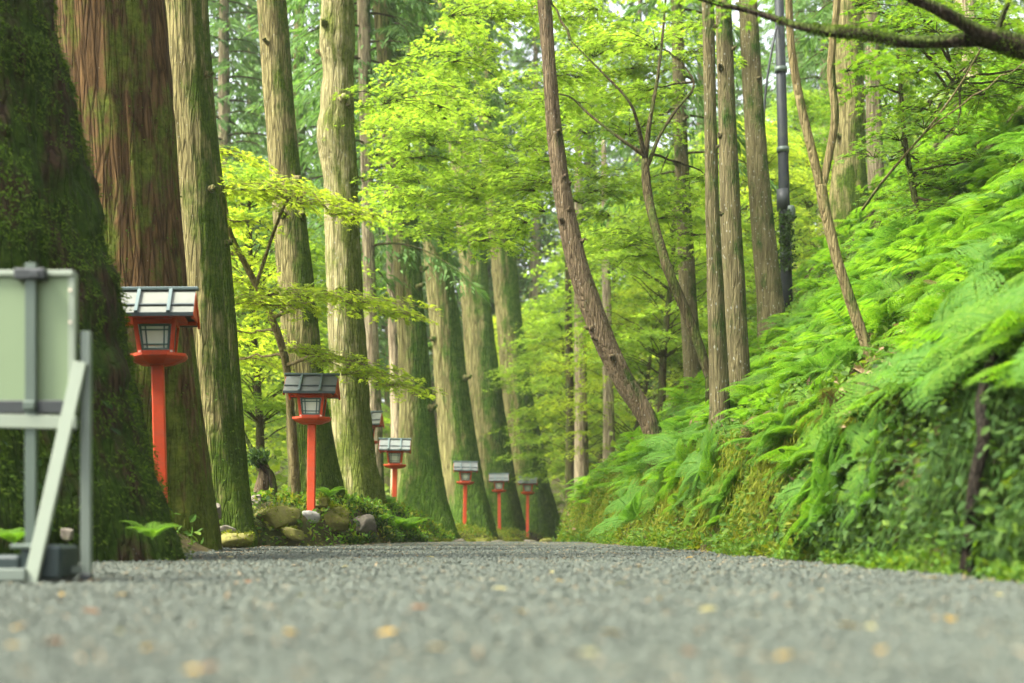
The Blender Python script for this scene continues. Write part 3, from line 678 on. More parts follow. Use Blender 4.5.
# slender maple behind the knotty trees, its long sprays crossing in front of the trunks
maple('slender maple whose pale sprays cross in front of the reddish cedar and the knotty trunk',
      [[(297, 505, 20, 10), (293, 440, 19.8, 9), (286, 365, 19.6, 8), (272, 318, 19.4, 7), (256, 285, 19.2, 7), (243, 260, 19, 6), (229, 228, 18.8, 5), (222, 180, 18.6, 4)],
       [(256, 285, 19.2, 4), (285, 205, 18.6, 3), (310, 190, 18.2, 2)], [(272, 318, 19.4, 4), (320, 300, 18.8, 3), (370, 298, 18.6, 2)], [(286, 365, 19.6, 4), (330, 355, 19, 3), (390, 375, 19, 2)]],
      [(236, 195, 18.4, 0.62, 3.3), (262, 192, 18.2, 0.62, .1), (300, 192, 18.0, 0.69, 0), (330, 205, 18.0, 0.56, -.1), (352, 214, 18, 0.38, -.3),
       (240, 308, 18.6, 0.56, 3.0), (270, 301, 18.5, 0.62, 0), (310, 297, 18.4, 0.69, 0), (345, 299, 18.3, 0.62, 0), (380, 305, 18.3, 0.56, -.1), (405, 314, 18.3, 0.38, -.3),
       (315, 352, 18.8, 0.44, 0), (345, 364, 18.8, 0.56, 0), (375, 376, 18.8, 0.56, -.1), (405, 388, 18.8, 0.50, -.2),
       (228, 230, 18.9, 0.62, 2), (236, 262, 19.4, 0.62, 1), (226, 282, 19.6, 0.62, 4), (240, 340, 20.5, 0.75, 2), (255, 365, 20.5, 0.62, 1), (232, 160, 19, 0.50, 1)],
      M['maple_pale'], M['bark_sapling'], .075, 380)

def proto_maple(name, label, h, cr, nspr, leafmat, ls, nl, seed):
    global rng
    keep = rng; rng = np.random.default_rng(seed)
    t = thing(name, (0, 0, 0), label, 'tree'); tm = MB(); lm = MB(); cm = MB()
    lean = rng.normal(size=2) * .12 * h
    st = spline([(0, 0, -.4), (lean[0] * .2, lean[1] * .2, h * .3), (lean[0] * .7, lean[1] * .7, h * .6), (lean[0], lean[1], h * .95)], 20)
    tm.tube(st, np.linspace(.016 * h, .004 * h, 20), 10, True, 0, wob_disp(seed, .2))
    for i in range(nspr):
        z = h * (.28 + .72 * rng.random()); q = (z / h - .28) / .72
        rad = cr * math.sin(PI * min(.98, .22 + q * .72)) * math.sqrt(rng.random()) ; a = rng.random() * 2 * PI
        c = np.array([math.cos(a) * rad + np.interp(z, st[:, 2], st[:, 0]), math.sin(a) * rad + np.interp(z, st[:, 2], st[:, 1]), z])
        s = spray(cm, c, .5 + .55 * rng.random(), nl, ls, T_RH if ls > .1 else T_MAPLE, a + rng.normal() * .5, twig=None)
        k = np.argmin(np.abs(st[:, 2] - (z - .35 * rad))); limb(lm, st[k], s, .02, .008, .08, 7, 5)
    tm.build('trunk', M['bark_maple'], t, True); lm.build('branches', M['bark_maple'], t, True); cm.build('crown', leafmat, t, False)
    rng = keep; return t

def proto_conifer(name, label, h, z0, cr, nb, seed, barkmat, ncard=120, cs=.36):
    global rng
    keep = rng; rng = np.random.default_rng(seed)
    t = thing(name, (0, 0, 0), label, 'tree'); tm = MB(); lm = MB(); cm = MB()
    st = spline([(0, 0, -.5), (.05, 0, h * .4), (-.05, .08, h * .7), (0, 0, h)], 40); rad = np.linspace(.016 * h, .003 * h, 40)
    tm.tube(st, rad, 14, True, 0, wob_disp(seed, .08))
    for i in range(nb):
        q = (i + rng.random()) / nb; z = z0 + (h - z0) * q; a = i * 2.4 + rng.normal() * .3
        Lb = cr * (1 - q) ** .75 * (.65 + .5 * rng.random()) + .35
        dv = np.array([math.cos(a), math.sin(a), 0]); tt = np.linspace(0, 1, 9)[:, None]
        pp = np.array([0, 0, z]) + dv * Lb * tt + np.array([0, 0, 1]) * Lb * (.18 * tt - .5 * tt**2)
        lm.tube(pp, np.linspace(.02 + .008 * Lb, .005, 9), 5, False)
        m = int(ncard * (.5 + Lb / cr)); w = .1 + .9 * rng.random(m) ** .8
        sd = np.array([-dv[1], dv[0], 0]); off = rng.normal(size=m) * .2 * Lb * (1.05 - w * .6)
        c = np.stack([np.interp(w, tt[:, 0], pp[:, k]) for k in range(3)], 1) + sd * off[:, None]
        c[:, 2] -= np.abs(off) * .35 + .05 * rng.random(m)
        f = unit(dv * .6 + sd * np.sign(off)[:, None] * .7 + np.array([0, 0, -.75]) + rdir(m) * .45)
        leaves(cm, c, f, unit(np.array([0, 0, 1.]) + rdir(m) * .7), cs * (.5 + .9 * rng.random(m)), T_NARROW if cs < .4 else T_RH)
    tm.build('trunk', barkmat, t, True); lm.build('branches', M['bark_maple'], t, True); cm.build('crown', M['conifer'], t, False)
    rng = keep; return t

mp = [proto_maple('maple_tree', '', 8.5, 3.0, 95, M['maple'], .10, 190, 41), proto_maple('maple_tree', '', 7.5, 3.2, 80, M['maple_pale'], .115, 190, 42),
      proto_maple('maple_tree', '', 9.5, 2.8, 100, M['maple_mid'], .10, 190, 43)]
cp = [proto_conifer('conifer_tree', '', 27, 8.5, 4.2, 120, 44, M['bark_pale']), proto_conifer('conifer_tree', '', 31, 10, 4.6, 130, 45, M['cedar_far'])]
used = set()
def place(proto, px, d, py_base=None, s=1.0, rz=0, label='', group=None, z=None):
    x = (px - 512) / F * d
    if z is None: z = tz(x, d)
    o = proto if proto.name not in used else copy_tree(proto)
    used.add(proto.name)
    o.location = (x, d, z - .1); o.scale = (s, s, s); o.rotation_euler = (0, 0, rz)
    o['label'] = label
    if group: o['group'] = group
    return o
# deep maples (px, d, scale, proto, label)
GM = 'bright maples deep in the wood'
far_maples = [
 (205, 30, .9, 1, 'pale maple low between the touching cedars and the reddish cedar'), (262, 27, .75, 0, 'bright maple filling the gap beside the slender maple'),
 (238, 42, 1.1, 1, 'pale maple down the valley behind the mossy pair of cedars'), (310, 46, 1.1, 0, 'maple behind the foot of the knotty trunk'),
 (395, 76, 1.2, 0, 'maple behind the broad footed leaning cedar'), (455, 80, 1.2, 1, 'maple between the far leaning cedars'),
 (545, 62, 1.3, 1, 'pale maple where the path bends away beyond the last lantern'), (585, 52, 1.0, 0, 'bright maple just past the last cedar of the row'),
 (625, 44, 1.0, 1, 'pale maple below the leaning brown trunk'), (600, 70, 1.5, 1, 'tall pale maple far behind the leaning brown trunk'),
 (660, 34, .85, 0, 'bright maple at the foot of the mossy forked maple'), (690, 46, 1.1, 0, 'maple behind the slim grey brown trunk'),
 (735, 40, .9, 0, 'bright maple behind the close pair of trunks'), (770, 36, .8, 1, 'pale low maple behind the dark pole'),
 (815, 44, .9, 0, 'bright maple up the slope past the forked sapling'), (875, 38, .6, 2, 'mid green maple up the slope by the thick cedar'),
 (500, 82, 1.5, 0, 'tall maple rising over the far leaning cedars'), (425, 88, 1.3, 1, 'pale maple with sprays hanging between the leaning cedars'),
 (640, 60, 1.6, 0, 'tall bright maple behind the forked maple'), (720, 60, 1.4, 2, 'tall mid green maple behind the pair of trunks'),
]
for i, (px, d, s, k, lab) in enumerate(far_maples):
    place(mp[k], px, d, None, s, i * 1.7, lab, GM)
GC = 'dark conifers behind the maples'
far_con = [
 (225, 48, 1.0, 0, 'blue green conifer above the mossy pair of cedars'), (300, 56, 1.0, 1, 'conifer between the reddish cedar and the knotty trunk'),
 (250, 78, 1.3, 1, 'conifer far behind the slender maple'), (340, 82, 1.3, 0, 'conifer far behind the knotty trunk'), (395, 80, 1.35, 1, 'conifer right beside the thin brown trunks'),
 (440, 86, 1.45, 0, 'conifer above the broad footed leaning cedar'), (490, 88, 1.4, 1, 'conifer above the darkest leaning cedar'), (535, 84, 1.3, 0, 'conifer behind the top of the leaning brown trunk'),
 (590, 90, 1.4, 1, 'conifer far beyond the bend of the path'), (640, 84, 1.3, 0, 'conifer behind the fork of the mossy maple'), (700, 82, 1.2, 1, 'conifer behind the slim trunk and the close pair'),
 (750, 80, 1.1, 0, 'conifer behind the pale leaning trunk'), (800, 62, .9, 1, 'conifer behind the dark pole'), (825, 50, .7, 0, 'conifer between the forked sapling and the thick cedar'),
 (905, 46, .6, 1, 'conifer at the head of the slope'), (180, 62, 1.1, 0, 'conifer hidden behind the pale touching cedar'), (960, 50, .7, 0, 'conifer at the head of the slope above the mossy limb'),
]
for i, (px, d, s, k, lab) in enumerate(far_con):
    place(cp[k], px, d, None, s, i * 2.3, lab, GC)

# right maple and forked sapling
maple('fresh green maple on the slope hanging leaves below the mossy limb',
      [[(925, 260, 19, 7), (915, 200, 19, 6), (905, 140, 19, 5), (900, 80, 19, 4), (895, 20, 19, 3)], [(905, 140, 19, 4), (930, 100, 18.5, 3), (960, 80, 18, 2)]],
      scatter_sprays([(868, 10), (960, -20), (1030, 20), (1030, 90), (960, 130), (930, 230), (880, 215)], 34, 17, 21, .35, .7, 18), M['maple_mid'], M['bark_maple'], .075, 260)
FS = maple('slim brown sapling forking into two stems above the ferns',
      [[(884, 392, 13, 11), (868, 350, 13, 11), (850, 300, 13, 11), (835, 250, 13, 11), (824, 205, 13, 11), (821, 185, 13, 11)],
       [(821, 190, 13, 9), (814, 160, 13, 9), (803, 115, 13, 9), (795, 75, 13, 8), (790, 30, 13, 8), (787, -40, 13, 7), (780, -160, 13, 4)],
       [(822, 190, 13, 8), (830, 150, 13, 8), (835, 115, 13, 8), (831, 75, 13, 8), (833, 40, 13, 7), (838, -10, 13, 7), (845, -130, 13, 4)]],
      [(780, -190, 13, .6, 2), (850, -170, 13, .6, .4), (815, -230, 13.3, .6, 1)], M['maple_mid'], M['bark_sapling'], .07, 240, name='sapling')
# overhanging tree with the mossy limb
def overhang():
    d = 9.0; x0 = P(1190, 0, d)[0]; gz = tz(x0, d); b = np.array([x0, d, gz - .2])
    t = thing('maple_tree', b, 'tree whose thick dark mossy limb reaches across the top corner above the ferns', 'tree')
    tm = MB(); tm.tube(spline([b, (x0 - .05, d, 3.0), (x0 + .1, d + .1, 4.5), (x0 + .4, d + .3, 7)], 30), np.linspace(.2, .1, 30), 16, True, 0, wob_disp(5, .25)); tm.build('trunk', M['bark_dark'], t, True, b)
    q, r = pxpath([(1190, 110, 9, 34), (1110, 62, 9, 30), (1060, 52, 9, 27), (1020, 46, 9, 23), (985, 38, 9, 19), (950, 42, 9, 14), (905, 42, 9, 12), (865, 34, 9.05, 11), (830, 31, 9.1, 9), (795, 25, 9.2, 8), (755, 12, 9.3, 6), (720, 4, 9.4, 5), (680, -6, 9.5, 3)], 90)
    lm = MB(); lm.tube(q, r, 14, True, 0, wob_disp(6, .45)); 
    q2, r2 = pxpath([(1010, 44, 9, 14), (985, 36, 8.95, 15), (960, 22, 8.9, 13), (935, 8, 8.85, 11), (905, -6, 8.8, 9), (860, -30, 8.7, 6)], 40); lm.tube(q2, r2, 12, True, 0, wob_disp(7, .4))
    q3, r3 = pxpath([(995, 36, 9, 7), (1003, 15, 9, 6), (1012, -10, 9, 5), (1020, -50, 9, 3)], 16); lm.tube(q3, r3, 8, True)
    lm.build('limb', M['bark_dark'], t, True, b)
    # moss on the limb
    m = 5000; k = rng.integers(0, 70, m); th = rng.random(m) * 2 * PI; tg = unit(np.gradient(q, axis=0))[k]; s1 = unit(np.cross(tg, [0, 0, 1.])); s2 = np.cross(s1, tg)
    nn = s1 * np.cos(th)[:, None] + s2 * np.sin(th)[:, None]; pp = q[k] + tg * rng.random((m, 1)) * .03 + nn * r[k][:, None]
    ok = fbm(pp[:, 0] * 6, pp[:, 1] * 6, pp[:, 2] * 6, 3, 8) > .45
    mm = MB(); leaves(mm, pp[ok], unit(nn + rdir(m) * .7)[ok], rdir(m)[ok], .016 * (.5 + rng.random(m))[ok], T_RH); mm.build('moss', M['moss_tuft'], t, False, b)
    # twigs with leaves
    cm = MB(); 
    for (px, py, dd, R, az) in [(700, 8, 9.6, .3, 3), (745, 2, 9.5, .25, 3.2), (660, -4, 9.7, .3, 3.4), (905, 70, 9.6, .22, 3.4), (870, 60, 9.8, .2, 3), (1040, 10, 9, .35, 1)]:
        spray(cm, P(px, py, dd), R, 60, .05, T_MAPLE, az)
    cm.build('crown', M['maple_mid'], t, False, b)
overhang()

# ------------------------------------------------------------------ dark pole with lamp box and cable
def pole():
    d = 27; x = P(785, 265, d)[0]; gz = tz(x, d); b = np.array([x, d, gz - .2])
    t = thing('utility_pole', b, 'dark steel pole standing on the slope between two trunks', 'pole')
    top = P(776, -120, d); m = MB(); lo = P(786, 265, d); ax = unit(lo - top); m.tube([top, lo, lo + ax * 1.5], [4 / F * d, 5.8 / F * d, 6.0 / F * d], 20); m.build('shaft', M['pole'], t, True, b)
    for yy in (70, 150, 255):
        m = MB(); c = P(np.interp(yy, [-120, 265], [776, 786]), yy, d); m.tube([c - ax * .05, c + ax * .05], 6.2 / F * d, 20); m.build('band', M['alu_dark'], t, True, b)
    m = MB(); c = P(783, 200, d); m.tube([c - ax * .2, c + ax * .2], 6.3 / F * d, 20); m.build('clamp', M['plastic'], t, True, b)
    m = MB(); c = P(790, 214, d) + np.array([.0, -.06, 0]); th = np.linspace(0, PI, 9)
    m.tube([c + np.array([.0, .02 - .0, .16 * math.cos(q)]) for q in th], [.01 + .09 * math.sin(q) ** .5 for q in th], 14, True); m.build('lamp_head', M['alu_dark'], t, True, b)
    m = MB(); n = 900; zz = rng.random(n); c = P(786, 265, d); pp = np.stack([c[0] + rng.normal(size=n) * .09 - zz * .03, np.full(n, d - .13) + rng.normal(size=n) * .05, c[2] - .1 + zz * 1.1], 1)
    leaves(m, pp, rdir(n), rdir(n), .06 * (.5 + rng.random(n)), T_OV); m.build('ivy', M['ivy'], t, False, b)
    m = MB(); pts, r = pxpath([(777, 24, 26.9, 2.4), (770, 60, 26.8, 2.4), (765, 100, 26.8, 2.4), (764, 150, 26.8, 2), (768, 260, 26.8, 2), (770, 330, 26.8, 2)], 30); m.tube(pts, r, 6); m.build('cable', M['plastic'], t, True, b)
pole()

# ------------------------------------------------------------------ lanterns
def make_lantern():
    t = thing('lantern', (0, 0, 0), '', 'lantern', 'vermilion lanterns along the path')
    # height 2.1 m to the ridge, origin at ground level under the post
    m = MB(); m.box((0, 0, .56), (.105, .105, 1.84), bev=.008); m.build('post', M['red'], t)
    # tray: flared octagon dish
    m = MB(); oct_ = np.array([(math.cos(a), math.sin(a)) for a in (np.arange(8) + .5) * PI / 4])
    prof = [(.07, 1.43), (.14, 1.435), (.245, 1.475), (.272, 1.50), (.272, 1.525), (.25, 1.528), (.20, 1.508), (.02, 1.508)]
    vs = np.array([[c[0] * r, c[1] * r * .92, z] for r, z in prof for c in oct_]); i = np.arange(len(prof) - 1)[:, None]; j = np.arange(8)[None]
    m.addq(vs, np.stack([i * 8 + j, i * 8 + (j + 1) % 8, i * 8 + 8 + (j + 1) % 8, i * 8 + 8 + j], -1).reshape(-1, 4)); tray = m.build('tray', M['red'], t)
    for sx in (-1, 1):
        for sy in (-1, 1):
            c = MB(); c.box((sx * .135, sy * .13, 1.533), (.034, .034, .05), bev=.006); c.build('cap', M['capwhite'], tray)
    # body
    fr = MB()
    for sx in (-1, 1):
        for sy in (-1, 1):
            fr.beam((sx * .132, sy * .125, 1.508), (sx * .168, sy * .155, 1.83), .036, .036)
    for z, k in ((1.53, .136), (1.80, .166)):
        for s in (-1, 1):
            fr.box((0, s * k * .94, z), (2 * k - .03, .026, .042), bev=.003); fr.box((s * k, 0, z), (.026, 2 * k * .94 - .03, .042), bev=.003)
    fr.build('frame', M['red'], t)
    def panel(face):
        # glass with lattice; face: angle of the panel around z
        R = np.array([[math.cos(face), -math.sin(face), 0], [math.sin(face), math.cos(face), 0], [0, 0, 1]])
        h = .118; k = .143; z0, z1 = 1.553, 1.778; w0, w1 = .112, .132; y0, y1 = -.127 - .003, -.148 - .003
        if abs(math.cos(face)) < .5: y0 *= 1.05; y1 *= 1.05
        m = MB(); v = np.array([[-w0, y0 + .014, z0], [w0, y0 + .014, z0], [w1, y1 + .014, z1], [-w1, y1 + .014, z1], [-w0, y0 + .022, z0], [w0, y0 + .022, z0], [w1, y1 + .022, z1], [-w1, y1 + .022, z1]]) @ R.T
        m.add(v, [(0, 1, 2, 3), (7, 6, 5, 4), (0, 4, 5, 1), (1, 5, 6, 2), (2, 6, 7, 3), (3, 7, 4, 0)]); pn = m.build('pane', M['paper'], t)
        l = MB()
        def bar(a, b, w):
            def q(u, s): 
                z = z0 + (z1 - z0) * s; ww = w0 + (w1 - w0) * s; return R @ np.array([u * ww, y0 + (y1 - y0) * s + .006, z])
            l.beam(q(*a), q(*b), w, .012, up=R @ np.array([0, -1., 0]), bev=0)
        for u in (-.96, -.62, .62, .96): bar((u, 0.01), (u, .99), .012 if abs(u) < .9 else .02)
        for s in (.04, .22, .78, .96): bar((-.93, s), (.93, s), .0115 if .1 < s < .9 else .02)
        l.build('lattice', M['lattice'], pn)
    for a in (0, PI / 2, PI, -PI / 2): panel(a)
    # roof: gable, ridge along x
    e = .345; ov = .33; zr, ze = 2.095, 1.845
    m = MB(); 
    for s in (-1, 1):
        v = [(-e, 0, zr), (e, 0, zr), (e, s * ov, ze), (-e, s * ov, ze)]; v2 = [(a, b, c - .022) for a, b, c in v]
        f = [(0, 1, 2, 3), (7, 6, 5, 4), (0, 4, 5, 1), (1, 5, 6, 2), (2, 6, 7, 3), (3, 7, 4, 0)]
        m.add(v + v2, f)
    roof = m.build('roof', M['copper'], t)
    for s in (-1, 1):
        for xx in (-.135, .135):
            m = MB(); o = np.array([0, s * .011, .013]); m.beam(np.array([xx, s * .02, zr - .013]) + o, np.array([xx, s * (ov + .006), ze - .004]) + o, .03, .026, up=(0, s * .604, .797)); m.build('batten', M['batten'], roof)
    for s in (-1, 1):
        m = MB(); q = .68; o = np.array([0, s * .007, .008]); c = np.array([0, s * ov * q, zr + (ze - zr) * q]) + o
        for a, b in ((-e + .002, -.151), (-.119, .119), (.151, e - .002)): m.beam(c + np.array([a, 0, 0]), c + np.array([b, 0, 0]), .022, .012, up=(0, s * .604, .797))
        m.build('seam', M['copper_dark'], roof)
        m = MB(); m.beam((-e, s * (ov + .007), ze - .012), (e, s * (ov + .007), ze - .012), .034, .014, up=(0, s, 0)); m.build('drip_edge', M['copper_dark'], roof)
    m = MB(); m.box((0, 0, zr + .012), (2 * e + .05, .07, .03), bev=.006); m.build('ridge', M['batten'], roof)
    m = MB(); m.box((0, 0, 1.842), (.50, .46, .03), bev=.004)
    for sx in (-1, 1):
        g = [(sx * .318, -ov + .04, ze - .004), (sx * .318, ov - .04, ze - .004), (sx * .318, 0, zr - .03)]; g2 = [(a + .018, b, c) for a, b, c in g]
        m.add(g + g2, [(0, 1, 2), (5, 4, 3), (0, 3, 4, 1), (1, 4, 5, 2), (2, 5, 3, 0)])
        for s in (-1, 1): m.beam((sx * .338, s * .02, zr - .045), (sx * .338, s * (ov - .01), ze - .036), .022, .045, up=(0, s * .604, .797))
    for s in (-1, 1): m.beam((-.32, s * .27, ze - .006), (.32, s * .27, ze - .006), .03, .03)
    m.build('eave', M['red'], t)
    return t
lan = make_lantern()
LAN = [ (162, 12.5, 287, .13, 'nearest red lantern, largest, standing between the mossy and the red brown cedars'),
        (311, 19.1, 373, .02, 'red lantern rising out of the mossy stones in front of the reddish cedar'),
        (366, 28.0, 411, -.05, 'red lantern half hidden behind the knotty pale trunk, its roof pale'),
        (394, 32.0, 438, .04, 'red lantern above the bright fern, third tallest of those in full view'),
        (464.5, 41, 461, .05, 'red lantern in front of the lit leaning cedar'),
        (499.5, 50, 473, .0, 'red lantern against the darkest leaning cedar'),
        (527.5, 52.5, 476, -.05, 'farthest small red lantern, in front of the last cedar')]
for i, (px, d, pt, rz, lab) in enumerate(LAN):
    o = lan if i == 0 else copy_tree(lan)
    p = P(px, pt, d); o.location = (p[0], d, p[2] - 2.122); o.rotation_euler = (0, 0, rz); o['label'] = lab
    o.rotation_euler = (math.radians(random.uniform(-1, 1)), math.radians([-1.5, .4, -.8, .7, .9, -.6, .3][i]), rz)
    if i not in (0, 2):
        for ch in [q for q in bpy.data.objects if q.parent == o and q.name.startswith('roof')]:
            ch.material_slots[0].link = 'OBJECT'; ch.material_slots[0].material = M['copper_dim']

# ------------------------------------------------------------------ sign stand
def sign():
    d = 6.3; k = d / F; b = np.array([P(0, 0, d)[0], d, 0.0])
    t = thing('sign_stand', b, 'metal sign stand seen from behind, pale green panel clipped above a weighted base', 'sign stand')
    def X(px): return (px - 512) * k
    def Zp(py): return CAMZ + (HZ - py) * k
    z = lambda px, py, dy=0: np.array([X(px), d + dy, Zp(py)])
    m = MB(); m.box((X(-22), d + .03, Zp(342)), (188 * k, .03, 138 * k), bev=.004); pn = m.build('panel', M['panel'], t, False, b)
    m = MB(); m.box((X(-22), d + .022, Zp(273)), (190 * k, .05, .026), bev=.004); m.box((X(71), d + .03, Zp(342)), (7 * k, .046, 140 * k), bev=.003); m.box((X(-115), d + .03, Zp(342)), (7 * k, .046, 140 * k), bev=.003)
    m.build('panel_frame', M['panel_edge'], pn, False, b)
    m = MB(); m.box((X(-22), d + .015, Zp(407)), (190 * k, .06, 13 * k), bev=.004); m.build('lower_rail', M['plastic'], pn, False, b)
    for cx in (32, -76):
        m = MB(); m.box((X(cx), d - .01, (Zp(264) + Zp(574)) / 2), (11 * k, .03, Zp(264) - Zp(574)), bev=.003); m.build('upright', M['alu_dark'], t, False, b)
        c = MB(); c.box((X(cx), d - .012, Zp(275)), (31 * k, .06, 11 * k), bev=.006); c.box((X(cx + 6), d - .044, Zp(276)), (9 * k, .012, 7 * k), bev=.003); c.build('clip', M['plastic'], t, False, b)
        c = MB(); c.box((X(cx), d - .03, Zp(406)), (12 * k, .03, 9 * k), bev=.005); c.build('clamp', M['alu_dark'], t, False, b)
    m = MB(); m.beam(z(-128, 419, -.02), z(78, 423, -.02), 13 * k, .03, up=(0, 1, 0)); m.build('crossbar', M['panel_edge'], t, False, b)
    for bx_, by_ in ((70, 322), (70, 290), (70, 380), (-114, 322)):
        m = MB(); c = P(bx_, by_, d) + np.array([0, .005, 0]); m.tube([c, c + np.array([0, -.006, 0])], .006, 10); m.build('bolt', M['capwhite'], pn, False, b)
    for lx in (83, -127):
        m = MB(); m.box((X(lx), d + .05, (Zp(331) + 0) / 2), (10 * k, .035, Zp(331) + .01), bev=.003); lg = m.build('leg', M['alu'], t, False, b)
        f = MB(); f.box((X(lx), d + .05, .02), (13 * k, .05, .045), bev=.006); f.build('foot', M['plastic'], lg, False, b)
    for (ax, bx) in ((79, 41), (-123, -85)):
        m = MB(); m.beam((X(ax), d + .02, Zp(362)), (X(bx), d - .14, .0), 13 * k, .03, up=(0, 1, 0)); m.build('brace', M['panel_edge'], t, False, b)
    # base rails and water weight
    m = MB(); m.beam((X(-128), d - .16, .045), (X(38), d - .16, .045), .05, .03, up=(0, 1, 0)); m.build('base_rail', M['alu'], t, False, b)
    m = MB(); m.beam((X(66), d + .05, .058), (X(77), d + .05, .058), .03, .03, up=(0, 1, 0)); m.build('rear_rail', M['alu'], t, False, b)
    m = MB()
    m.box((X(48), d + .03, .095), (41 * k, .26, .15), bev=.014); m.box((X(-30), d + .03, .075), (116 * k, .26, .10), bev=.012); m.box((X(-78), d + .03, .1), (26 * k, .25, .15), bev=.012)
    m.build('water_weight', M['tray'], t, False, b)
    m = MB(); m.box((X(30), d - .10, .165), (22 * k, .03, .02), bev=.004); m.build('weight_lip', M['alu_dark'], t, False, b)
sign()

# ------------------------------------------------------------------ stones
def stone(x, y, z, sx, sy, sz, mat, label, seed, rz=0, group='stones edging the path', name='stone'):
    m = MB(); nu, nv = 28, 18; u = np.arange(nu) / nu * 2 * PI; v = np.linspace(.02, PI - .02, nv); U, V = np.meshgrid(u, v)
    px, py, pz = np.cos(U) * np.sin(V), np.sin(U) * np.sin(V), np.cos(V)
    r = .78 + .55 * (fbm(px * 1.3 + 3, py * 1.3 + 3, pz * 1.3 + 3, 2, seed) - .3) + .14 * (fbm(px * 5 + 3, py * 5, pz * 5, 3, seed + 5) - .5)
    # facet
    pw = lambda a: np.sign(a) * np.abs(a) ** .72
    rs = np.random.default_rng(seed + 400)
    dn = np.stack([px, py, pz], -1)
    for q in range(11):
        ax = unit(rs.normal(size=3)); hh = rs.uniform(.5, .8); dt = dn @ ax; r = np.where(dt * r > hh, hh / np.maximum(dt, .05), r)
    r = r + .07 * (fbm(px * 7, py * 7, pz * 7, 3, seed + 8) - .5)
    vs = np.stack([pw(px) * r * sx, pw(py) * r * sy, pw(pz) * r * sz], -1).reshape(-1, 3)
    i = np.arange(nv - 1)[:, None]; j = np.arange(nu)[None]
    m.addq(vs, np.stack([i * nu + nu + j, i * nu + nu + (j + 1) % nu, i * nu + (j + 1) % nu, i * nu + j], -1).reshape(-1, 4))
    m.add(vs[:nu], [list(range(nu))]); m.add(vs[-nu:], [list(range(nu))[::-1]])
    o = m.build(name, mat, None, True); o.location = (x, y, z); o.rotation_euler = (random.uniform(-.2, .2), random.uniform(-.2, .2), rz)
    if mat is M['stone_moss']:
        c = vs[rng.integers(0, len(vs), 900)] + rng.normal(size=(900, 3)) * .012; c = c[c[:, 2] > -.3 * sz]; c = c[fbm(c[:, 0] * 9, c[:, 1] * 9, c[:, 2] * 9, 2, seed) > .42]
        mm = MB(); leaves(mm, c, unit(unit(c) + rdir(len(c)) * .9), unit(c), .03 * (.5 + rng.random(len(c))), T_RH); mm.build('moss_tuft', M['hang_moss'], o)
    tag(o, label, 'stone', group); return o
def pstone(px, py, d, w, h, mat, label, seed, **kw):
    p = P(px, py, d); s = w / 2 / F * d; return stone(p[0], d, p[2], s * 1.15, s * .95, h / 2 / F * d * 1.15, mat, label, seed, rz=seed * .7, **kw)
pstone(276, 518, 18.4, 40, 26, M['stone_moss'], 'largest yellow mossy boulder between the cedars at the path edge', 1)
pstone(256, 505, 18.8, 26, 18, M['stone'], 'brown stone perched behind the yellow mossy boulder', 2)
pstone(309, 516, 18.9, 22, 15, M['stone_pale'], 'pale grey bare stone in the bank below the second lantern', 3)
pstone(293, 534, 18.2, 26, 12, M['stone_moss'], 'low mossy stone on the gravel under the pale bare stone', 4)
pstone(236, 540, 15.6, 36, 16, M['stone_moss'], 'mossy stone at the foot of the pale touching cedar', 5)
pstone(226, 531, 15.9, 22, 14, M['stone'], 'brown stone tucked against the pale touching cedar', 6)
pstone(216, 512, 15.7, 14, 18, M['stone'], 'upright dark stone between the red brown and pale cedars', 7)
pstone(205, 540, 14.0, 12, 9, M['stone'], 'small brown stone at the toe of the red brown cedar', 8)
pstone(338, 520, 19.6, 26, 22, M['stone_moss'], 'mossy stone half under ivy beside the reddish cedar', 9)
pstone(365, 524, 20.5, 30, 22, M['stone'], 'dark stone under the ivy before the knotty trunk', 10)
pstone(68, 534, 8.3, 14, 13, M['stone'], 'small brown stone behind the sign stand base', 11)
pstone(322, 503, 19.5, 22, 12, M['stone_moss'], 'rounded mossy stone at the base of the second lantern', 12)
for i in range(12):
    px = 420 + i * 12.5 + random.uniform(-3, 3); dd = 24.5 + i * 1.6
    x = (px - 512) / F * dd; s = random.uniform(.1, .2)
    stone(x, dd, random.uniform(-.06, .0) - .012 * max(0, dd - 23.5) + .0, s * 1.5, s, s * .8, M['stone_moss'] if i % 3 else M['stone'], 'low mossy kerb stone in the row before the far leaning cedars', 20 + i, rz=random.uniform(0, 3), group='mossy kerb stones before the far lanterns', name='kerb_stone')

# ------------------------------------------------------------------ broken stump behind the stones
def stump():
    d = 19.6; b = P(268, 505, d); t = thing('tree_stump', b, 'dark broken stump with reddish split wood behind the mossy boulder', 'stump')
    m = MB(); q, r = pxpath([(262, 510, d, 16), (263, 490, d, 14), (266, 474, d, 12), (262, 462, d, 9)], 14); m.tube(q, r, 14, True, 0, wob_disp(9, .5)); m.build('wood', M['bark_brown'], t, True, b)
    m = MB(); q, r = pxpath([(273, 512, d - .1, 6), (274, 490, d - .1, 7), (270, 474, d - .1, 7), (262, 466, d - .1, 5), (248, 442, d, 4), (240, 425, d, 3)], 24); m.tube(q, r, 10, True, 0, wob_disp(10, .4)); m.build('branch', M['bark_dark'], t, True, b)
    m = MB(); n = 500; p = P(258, 458, d - .1) + rng.normal(size=(n, 3)) * np.array([.07, .07, .05]); leaves(m, p, rdir(n), rdir(n), .05 * (.6 + rng.random(n)), T_OV); m.build('foliage', M['ivy'], t, False, b)
stump()

